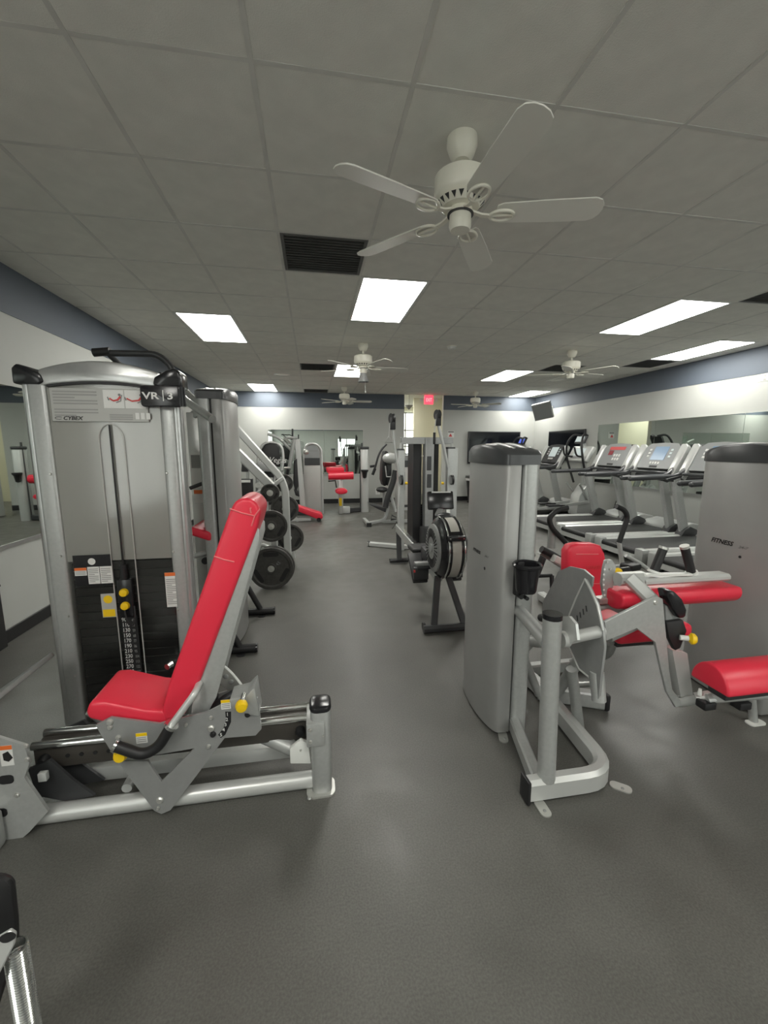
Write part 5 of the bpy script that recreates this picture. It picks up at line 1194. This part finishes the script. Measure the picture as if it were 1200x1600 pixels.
def black_press():
    t = thing('chest_press_machine', 'black seated press with silver bow frame and upswept handles, left of the cable trainer', 'gym machine', (1.45, 7.9, 0))
    Y = 7.85
    MB().tube([at(604, 694, Y=Y), at(597, 701, Y=Y), at(591, 712, Y=Y), at(587, 728, Y=Y), at(582, 742, Y=Y)], 0.02, 10, bend=0.1).build('press_handle', 'dark', t)
    MB().tube([at(586, 732, Y=Y), at(582, 742, Y=Y)], 0.028, 10).build('handle_grip', 'black', t)
    MB().tube([at(578, 729, Y=Y+0.4), at(586, 728, Y=Y+0.4)], 0.025, 8).build('far_handle', 'black', t)
    MB().prism(xz([(602, 704), (607, 706), (608, 730), (606, 758), (600, 760), (597, 750), (598, 725)], Y), 'y', Y, Y+0.35).build('back_pad', 'black', t, bevel=0.02, seg=3)
    MB().prism(xz([(603, 712), (612, 714), (612, 740), (606, 760), (605, 730)], Y-0.05), 'y', Y-0.06, Y+0.3).build('back_shell', 'dark', t, bevel=0.02)
    MB().ball(at(610, 716, Y=Y-0.1), 0.13, 14, (1.2, 0.9, 0.8)).build('shoulder_cover', 'silver_lt', t)
    MB().tube([at(602, 728, Y=Y-0.12), at(604, 745, Y=Y-0.12), at(612, 745, Y=Y-0.12)], 0.012, 8).build('silver_hook', 'silver_lt', t)
    MB().tube([at(618, 735, Y=Y-0.15), at(614, 755, Y=Y-0.15), at(606, 775, Y=Y-0.15), at(602, 793, Y=Y-0.15)], 0.055, 12, bend=0.2).build('bow_frame', 'dark', t)
    MB().ball(at(597, 765, Y=Y), 0.12, 14, (1.0, 1.4, 0.45)).build('seat', 'black', t)
    MB().tube([at(600, 768, Y=Y+0.1), at(600, 795, Y=Y+0.1)], 0.03, 10).build('seat_post', 'silver', t)
    MB().tube([at(616, 735, Y=Y+0.1), at(610, 770, Y=Y+0.1), at(618, 800, Y=Y+0.1)], 0.035, 10).build('rear_strut', 'silver_lt', t)
    MB().prism(xz([(577, 788), (602, 794), (602, 800), (590, 795)], Y-0.1), 'y', Y-0.15, Y+0.3).build('foot_platform', 'dark', t, bevel=0.005)
    a = at(570, 813, Z=0.035); b = at(575, 820, Z=0.035)
    MB().rect([(a.x, a.y+0.1, 0.04), (b.x+0.02, b.y, 0.04)], 0.07, 0.06).build('floor_bar', 'silver_lt', t)
    MB().box((b.x-0.03, b.y-0.05, 0.002), (b.x+0.06, b.y-0.01, 0.075)).build('end_cap', 'black', t)
    MB().rect([(b.x, b.y+0.05, 0.05), (b.x+0.35, Y-0.1, 0.08), (b.x+0.42, Y-0.1, 0.35)], 0.06, 0.06, bend=0.1).build('base_spine', 'silver', t)
    MB().rect([(b.x+0.3, Y-0.1, 0.05), (b.x+0.9, Y-0.1, 0.05)], 0.06, 0.06).build('base_spine', 'silver', t)
    MB().tube([at(612, 805, Y=Y-0.2), at(624, 811, Y=Y-0.2), at(611, 812, Y=Y-0.2)], 0.02, 8, closed=True).build('foot_pedal', 'dark', t)
black_press()
def hall_machine():
    t = thing('placard_weight_tower', 'pale weight tower with arched placard seen through the cable trainer', 'gym machine', (2.2, 9.75, 0))
    Y = 9.7; a = at(622, 715, Y=Y); b = at(644, 715, Y=Y)
    placard_tower(t, a.x, b.x, Y, 0.4, at(633, 711, Y=Y).z, at(633, 730, Y=Y).z)
    MB().box((a.x+0.05, Y-0.03, 0.0), (b.x-0.05, Y, 0.10)).build('toe_kick', 'dark', t)
    MB().rect([(a.x, Y-0.3, 0.04), (b.x+0.3, Y-0.3, 0.04)], 0.08, 0.07).build('floor_bar', 'silver', t)
hall_machine()
t = thing('waste_bin', 'black bin with a pale liner rim against the back wall', 'bin', (4.35, 10.6, 0))
c = at(741, 765, Y=10.6)
MB().lathe([(0, 0.02), (0.18, 0.02), (0.24, 0.62), (0.25, 0.64), (0.22, 0.64), (0.17, 0.05)], (c.x, 10.55, 0), (0, 0, 1), 24).build('body', 'black', t)
MB().lathe([(0.255, 0.60), (0.262, 0.66), (0.25, 0.66)], (c.x, 10.55, 0), (0, 0, 1), 24).build('liner_rim', 'label', t)
MB().lathe([(0.265, 0.68), (0.26, 0.72), (0.0, 0.76)], (c.x, 10.55, 0), (0, 0, 1), 24).build('lid', 'dark', t)
MB().lathe([(0.0, 0.0), (0.2, 0.0), (0.2, 0.03), (0, 0.03)], (c.x, 10.55, 0), (0, 0, 1), 20).build('bin_base', 'black', t)

# ------------------------------------------------------------------ treadmills
def treadmill(label, cy, face='console', disp='lcd', red=False):
    t = thing('treadmill', label, 'treadmill', (3.92, cy, 0), 'treadmills facing the right wall')
    X0 = 3.92
    for s in (-1, 1):
        y = cy+s*0.375
        MB().rect([(X0+0.06, y, 0.165), (X0+1.85, y, 0.165)], 0.13, 0.10, ch=0.25).build('side_rail', 'silver_lt', t)
        MB().box((X0, y-0.065, 0.03), (X0+0.10, y+0.065, 0.225)).build('rear_end_cap', 'silver', t, bevel=0.012)
        MB().cyl((X0+0.15, y-0.02, 0.03), (0, 1, 0), 0.03, 0.04, 12).build('foot', 'black', t)
        MB().cyl((X0+1.7, y-0.02, 0.04), (0, 1, 0), 0.04, 0.04, 12).build('front_wheel', 'black', t)
        # upright
        MB().rect([(X0+1.42, cy+s*0.36, 0.14), (X0+1.16, cy+s*0.375, 1.02)], 0.075, 0.14, up=(1, 0, 0), ch=0.3).build('upright', 'silver', t)
        MB().prism([(X0+1.28, 0.20), (X0+1.60, 0.20), (X0+1.54, 0.29), (X0+1.42, 0.34), (X0+1.33, 0.29)], 'y', cy+s*0.36-0.07, cy+s*0.36+0.07).build('upright_foot', 'dark', t, bevel=0.02)
        hr = MB().tube([(X0+0.46, cy+s*0.40, 1.03), (X0+1.18, cy+s*0.40, 1.05), (X0+1.34, cy+s*0.36, 1.15)], 0.034, 12, bend=0.08).build('handrail', 'cap', t)
        MB().ball((X0+0.46, cy+s*0.40, 1.03), 0.034, 10).build('rail_end', 'cap', hr)
        MB().prism([(X0+0.98, 1.02), (X0+1.36, 1.10), (X0+1.34, 1.0), (X0+1.2, 0.95)], 'y', cy+s*0.38-0.035, cy+s*0.38+0.035).build('rail_bracket', 'dark', t, bevel=0.01)
    MB().box((X0+0.05, cy-0.31, 0.175), (X0+1.60, cy+0.31, 0.198)).build('running_belt', 'belt', t, bevel=0.008)
    MB().cyl((X0+0.055, cy-0.31, 0.165), (0, 1, 0), 0.035, 0.62, 16).build('rear_roller', 'black', t)
    MB().box((X0+0.02, cy-0.32, 0.07), (X0+0.055, cy+0.32, 0.135)).build('rear_crossbar', 'silver_lt', t)
    MB().box((X0+0.3, cy-0.30, 0.09), (X0+1.6, cy+0.30, 0.17)).build('deck', 'dark', t)
    hood = [(X0+1.52, 0.06), (X0+1.52, 0.215), (X0+1.62, 0.29), (X0+1.80, 0.32), (X0+2.0, 0.27), (X0+2.06, 0.15), (X0+2.06, 0.06)]
    MB().prism(hood, 'y', cy-0.36, cy+0.36).build('motor_hood', 'silver', t, bevel=0.03, seg=3)
    # console
    dx, dz = 0.22, 0.44; L = math.hypot(dx, dz); ux = Vector((dx/L, 0, dz/L)); nn = Vector((-dz/L, 0, dx/L)); B = Vector((X0+1.28, cy, 1.09)); yv = Vector((0, -1, 0))
    def cp(u, v, d=0.0): return B+yv*u+ux*v+nn*d
    def slab(name, pts, d0, d1, m, par, bev=0.0):
        mb = MB(); n = len(pts)
        mb.add([cp(u, v, d0) for u, v in pts]+[cp(u, v, d1) for u, v in pts], [list(range(n)), list(range(2*n-1, n-1, -1))]+[(i, (i+1) % n, n+(i+1) % n, n+i) for i in range(n)])
        return mb.build(name, m, par, bevel=bev)
    co = slab('console_back', [(-0.40, 0.05), (0.40, 0.05), (0.41, 0.40), (0.30, 0.49), (-0.30, 0.49), (-0.41, 0.40)], -0.10, -0.01, 'dark', t, 0.02)
    slab('console_face', [(-0.32, 0.06), (0.32, 0.06), (0.32, 0.42), (0.24, 0.485), (0, 0.50), (-0.24, 0.485), (-0.32, 0.42)], -0.012, 0.004, face, co)
    if red:
        slab('red_display', [(-0.19, 0.37), (0.19, 0.37), (0.19, 0.43), (-0.19, 0.43)], 0.004, 0.007, 'redink', co)
        slab('led_window', [(-0.17, 0.27), (-0.06, 0.27), (-0.06, 0.355), (-0.17, 0.355)], 0.004, 0.008, 'reddisp', co)
        for r in range(2):
            for k in range(3): slab('button', [(-0.02+k*0.06, 0.24-r*0.07), (0.02+k*0.06, 0.24-r*0.07), (0.02+k*0.06, 0.29-r*0.07), (-0.02+k*0.06, 0.29-r*0.07)], 0.004, 0.008, 'label', co)
    else:
        slab('screen', [(-0.13, 0.20), (0.13, 0.20), (0.13, 0.43), (-0.13, 0.43)], 0.004, 0.008, disp, co)
        for s in (-1, 1):
            for k in range(3): slab('button', [(s*0.20-0.02, 0.25+k*0.055), (s*0.20+0.02, 0.25+k*0.055), (s*0.20+0.02, 0.28+k*0.055), (s*0.20-0.02, 0.28+k*0.055)], 0.004, 0.008, 'label' if s < 0 else 'lcdpale', co)
        for k in range(4): slab('button', [(-0.10+k*0.05, 0.135), (-0.07+k*0.05, 0.135), (-0.07+k*0.05, 0.17), (-0.10+k*0.05, 0.17)], 0.004, 0.008, 'label', co)
    slab('safety_key_slot', [(-0.07, 0.075), (0.07, 0.075), (0.07, 0.105), (-0.07, 0.105)], 0.004, 0.010, 'black', co)
    for s in (-1, 1):
        pod = [(s*0.385+0.062*math.cos(a), -0.03+0.062*math.sin(a)) for a in [math.radians(q) for q in range(180, 361, 20)]]+[(s*0.385+0.062, 0.43), (s*0.385+0.02, 0.47), (s*0.385-0.05, 0.47), (s*0.385-0.062, 0.45)]
        pd = slab('speaker_pod', pod, -0.05, 0.02, 'silver_lt', co, 0.008)
        slab('speaker_grille', [(s*0.385+0.042*math.cos(2*math.pi*k/18), 0.02+0.062*math.sin(2*math.pi*k/18)) for k in range(18)], 0.019, 0.023, 'ink', pd)
    MB().tube([(X0+1.30, cy-0.36, 1.08), (X0+1.12, cy-0.22, 1.10), (X0+1.12, cy+0.22, 1.10), (X0+1.30, cy+0.36, 1.08)], 0.022, 10, bend=0.1).build('pulse_bar', 'cap', t)
    MB().rect([(X0+1.34, cy-0.38, 1.03), (X0+1.34, cy+0.38, 1.03)], 0.08, 0.07, ch=0.3).build('cross_beam', 'dark', t)
    return t
treadmill('nearest treadmill, mostly hidden behind the right shrouded tower', 3.76)
treadmill('treadmill second nearest, its console cut by the right tower', 4.72)
treadmill('treadmill with a blue grey screen, third from the near end', 5.68, 'console', 'lcd')
treadmill('treadmill with a red console display, fourth from the near end', 6.64, 'console', 'lcd', True)
treadmill('farthest treadmill, with a white console screen, beside the elliptical', 8.58, 'dark', 'lcdpale')

# elliptical with black looped handles between treadmills and the wall television
def elliptical(label, x, y, blue=False):
    t = thing('elliptical_trainer', label, 'elliptical', (x, y, 0))
    MB().rect([(x-0.9, y, 0.06), (x+0.45, y, 0.06)], 0.12, 0.10).build('base_beam', 'dark', t)
    for dx in (-0.85, 0.4): MB().rect([(x+dx, y-0.28, 0.04), (x+dx, y+0.28, 0.04)], 0.09, 0.07).build('stabiliser', 'dark', t)
    MB().prism([(x+0.0, 0.11), (x+0.5, 0.11), (x+0.45, 0.55), (x+0.2, 0.72), (x+0.05, 0.5)], 'y', y-0.15, y+0.15).build('drive_cover', 'silver', t, bevel=0.03)
    MB().rect([(x+0.25, y, 0.65), (x+0.15, y, 1.55)], 0.09, 0.08, up=(1, 0, 0)).build('mast', 'silver', t)
    mo = MB().obox((x+0.10, y, 1.62), (0.05, 0.30, 0.16), Matrix.Rotation(0.45, 3, 'Y')).build('console', 'dark', t, bevel=0.015)
    MB().obox((x+0.08, y, 1.63), (0.016, 0.24, 0.11), Matrix.Rotation(0.45, 3, 'Y')).build('screen', 'lcdblue' if blue else 'lcdpale', mo)
    cb = MB().obox((x+0.12, y, 1.33), (0.10, 0.62, 0.34), Matrix.Rotation(0.5, 3, 'Y')).build('lower_console', 'silver_lt', t, bevel=0.03, seg=3)
    R5 = Matrix.Rotation(0.5, 3, 'Y')
    MB().obox(Vector((x+0.12, y, 1.33))+R5 @ Vector((-0.052, 0, 0.03)), (0.006, 0.30, 0.16), R5).build('console_panel', 'lcdpale', cb)
    MB().obox(Vector((x+0.12, y, 1.33))+R5 @ Vector((-0.052, 0, -0.09)), (0.006, 0.40, 0.05), R5).build('console_keys', 'ink', cb)
    for s in (-1, 1):
        ar = MB().tube([(x+0.15, y+s*0.22, 0.75), (x-0.02, y+s*0.26, 1.25), (x-0.06, y+s*0.24, 1.55), (x+0.04, y+s*0.16, 1.74), (x+0.18, y+s*0.08, 1.70)], 0.021, 10, bend=0.12).build('moving_arm', 'black', t)
        MB().tube([(x+0.15, y+s*0.12, 1.28), (x-0.12, y+s*0.20, 1.30), (x-0.16, y+s*0.18, 1.48)], 0.018, 10, bend=0.08).build('fixed_handle', 'black', t)
        MB().rect([(x-0.65, y+s*0.16, 0.28), (x+0.25, y+s*0.16, 0.38)], 0.05, 0.06).build('pedal_arm', 'silver', t)
        MB().box((x-0.65, y+s*0.16-0.07, 0.31), (x-0.30, y+s*0.16+0.07, 0.34)).build('pedal', 'black', t, bevel=0.008)
        MB().tube([(x-0.02, y+s*0.22, 0.75), (x+0.25, y+s*0.16, 0.40)], 0.02, 8).build('link_arm', 'silver', t)
    return t
elliptical('elliptical with black looped handles, between the red display treadmill and the farthest one', 5.22, 7.62)
q = at(822, 668, Y=9.75)
elliptical('elliptical with a blue lit screen behind the tower with the cup holder', q.x-0.1, 9.9, True)

# ------------------------------------------------------------------ machine with curved handles behind the leg curl seat
def handle_machine():
    t = thing('back_extension_machine', 'low machine with curved black handles behind the red seat back', 'gym machine', (1.95, 3.0, 0))
    Y = 2.75
    def hand(pts, stub):
        h = MB().tube([at(a, b, Y=Y) for a, b in pts], 0.019, 12, bend=0.05).build('handle', 'black', t)
        MB().tube([at(a, b, Y=Y) for a, b in stub], 0.017, 12).build('handle_post', 'silver_lt', t)
    hand([(887, 793), (870, 797), (857, 810), (862, 825), (884, 848)], [(884, 846), (887, 890)])
    hand([(963, 791), (976, 797), (981, 808), (974, 828), (967, 848)], [(967, 846), (975, 900)])
    MB().tube([at(862, 806, Y=Y+0.05), at(863, 830, Y=Y+0.05), at(861, 856, Y=Y+0.05)], 0.030, 12).build('side_cover', 'silver', t)
    a = at(887, 890, Y=Y); b = at(975, 900, Y=Y)
    MB().rect([(a.x-0.05, Y, a.z), (b.x+0.05, Y, a.z-0.02)], 0.06, 0.06).build('cross_beam', 'silver', t)
    MB().rect([at(843, 862, Y=2.55), at(880, 886, Y=2.55)], 0.05, 0.03).build('lever_bar', 'silver', t)
    MB().tube([at(846, 858, Y=2.5), at(862, 866, Y=2.5), at(884, 880, Y=2.5)], 0.024, 12).build('lever_pad', 'black', t)
    MB().rect([at(865, 872, Y=2.45), at(892, 886, Y=2.45)], 0.05, 0.05).build('bolt_block', 'white', t)
    for q in ((878, 879), (886, 882)): bolt(at(q[0], q[1], Y=2.42), (0, -1, 0), 0.007, t, 'dark')
    MB().tube([at(838, 898, Y=2.7), at(852, 862, Y=2.7)], 0.026, 10).build('front_strut', 'dark', t)
    p = at(845, 902, Z=0.04); 
    MB().rect([(a.x+0.25, Y, a.z-0.03), (a.x+0.25, Y+0.05, 0.05)], 0.07, 0.07, up=(0, 1, 0)).build('centre_post', 'silver', t)
    MB().rect([(a.x-0.1, Y+0.05, 0.045), (b.x+0.1, Y+0.05, 0.045)], 0.08, 0.08).build('floor_tube', 'silver', t)
    MB().rect([(a.x+0.25, Y+0.05, 0.045), (a.x+0.25, Y+0.75, 0.045)], 0.08, 0.08).build('floor_tube', 'silver', t)
    MB().tube([at(978, 868, Y=2.65), at(1000, 880, Y=2.65), at(1018, 893, Y=2.65)], 0.014, 10).build('adjust_rod', 'silver_lt', t)
    q = at(985, 885, Y=2.6); MB().obox(q, (0.12, 0.10, 0.05), Matrix.Rotation(0.3, 3, 'Z')).build('padded_block', 'black', t, bevel=0.015)
    MB().tube([at(820, 901, Y=2.9), at(862, 899, Y=2.9)], 0.015, 10).build('dark_bar', 'black', t)
    MB().tube([(a.x-0.05, Y+0.05, 0.06), at(862, 899, Y=2.9)], 0.018, 10).build('bar_strut', 'dark', t)
handle_machine()

# ------------------------------------------------------------------ foreground corner and left wall bits
def corner_post():
    t = thing('ribbed_post', 'ribbed chrome post with a slotted bracket in the lower left corner', 'machine part', (-0.62, 0.78, 0))
    Yq = 0.80
    top = at(24, 1478, Y=Yq); x = top.x; z = top.z
    prof = []
    n = int((z-0.02)/0.0062)
    for k in range(n):
        zz = 0.02+k*0.0062; prof += [(0.0185, zz), (0.0205, zz+0.0025), (0.0185, zz+0.005)]
    MB().lathe(prof+[(0.0185, z), (0.016, z), (0.016, z-0.02)], (x, Yq, 0), (0, 0, 1), 24).build('ribbed_tube', 'chrome', t)
    MB().lathe([(0, 0), (0.03, 0), (0.03, 0.02), (0, 0.02)], (x, Yq, 0), (0, 0, 1), 20).build('post_base', 'silver', t)
    br = MB().prism(xz([(29, 1452), (27, 1468), (-4, 1528), (-60, 1560), (-60, 1490), (5, 1455), (20, 1446)], Yq-0.03), 'y', Yq-0.04, Yq-0.032).build('bracket', 'silver_lt', t, bevel=0.002, seg=1)
    c = at(11, 1466, Y=Yq-0.042); MB().prism([(c.x+a*0.012-b*0.006, c.z+b*0.008+a*0.006) for a, b in rrect(2, 2, 0.8)], 'y', Yq-0.0415, Yq-0.040).build('slot', 'black', br)
    MB().prism(xz([(-60, 1365), (8, 1372), (20, 1382), (26, 1440), (27, 1475), (-5, 1580), (-60, 1640)], Yq+0.03), 'y', Yq+0.025, Yq+0.045).build('padded_end', 'black', t, bevel=0.012)
    q = at(-45, 1600, Y=Yq+0.06); MB().box((q.x-0.04, Yq+0.026, 0.0), (q.x+0.03, Yq+0.044, max(q.z, 0.1)+0.1)).build('stand', 'black', t)
corner_post()
t = thing('exercise_mat_board', 'black board standing on the floor against the left wall', 'board', (XL+0.03, 3.05, 0))
MB().box((XL+0.016, 2.75, 0.0), (XL+0.05, 3.30, 0.46)).build('board', 'black', t, bevel=0.006)
MB().box((XL+0.014, 2.75, 0.46), (XL+0.054, 3.305, 0.475)).build('edge_strip', 'dark', t)
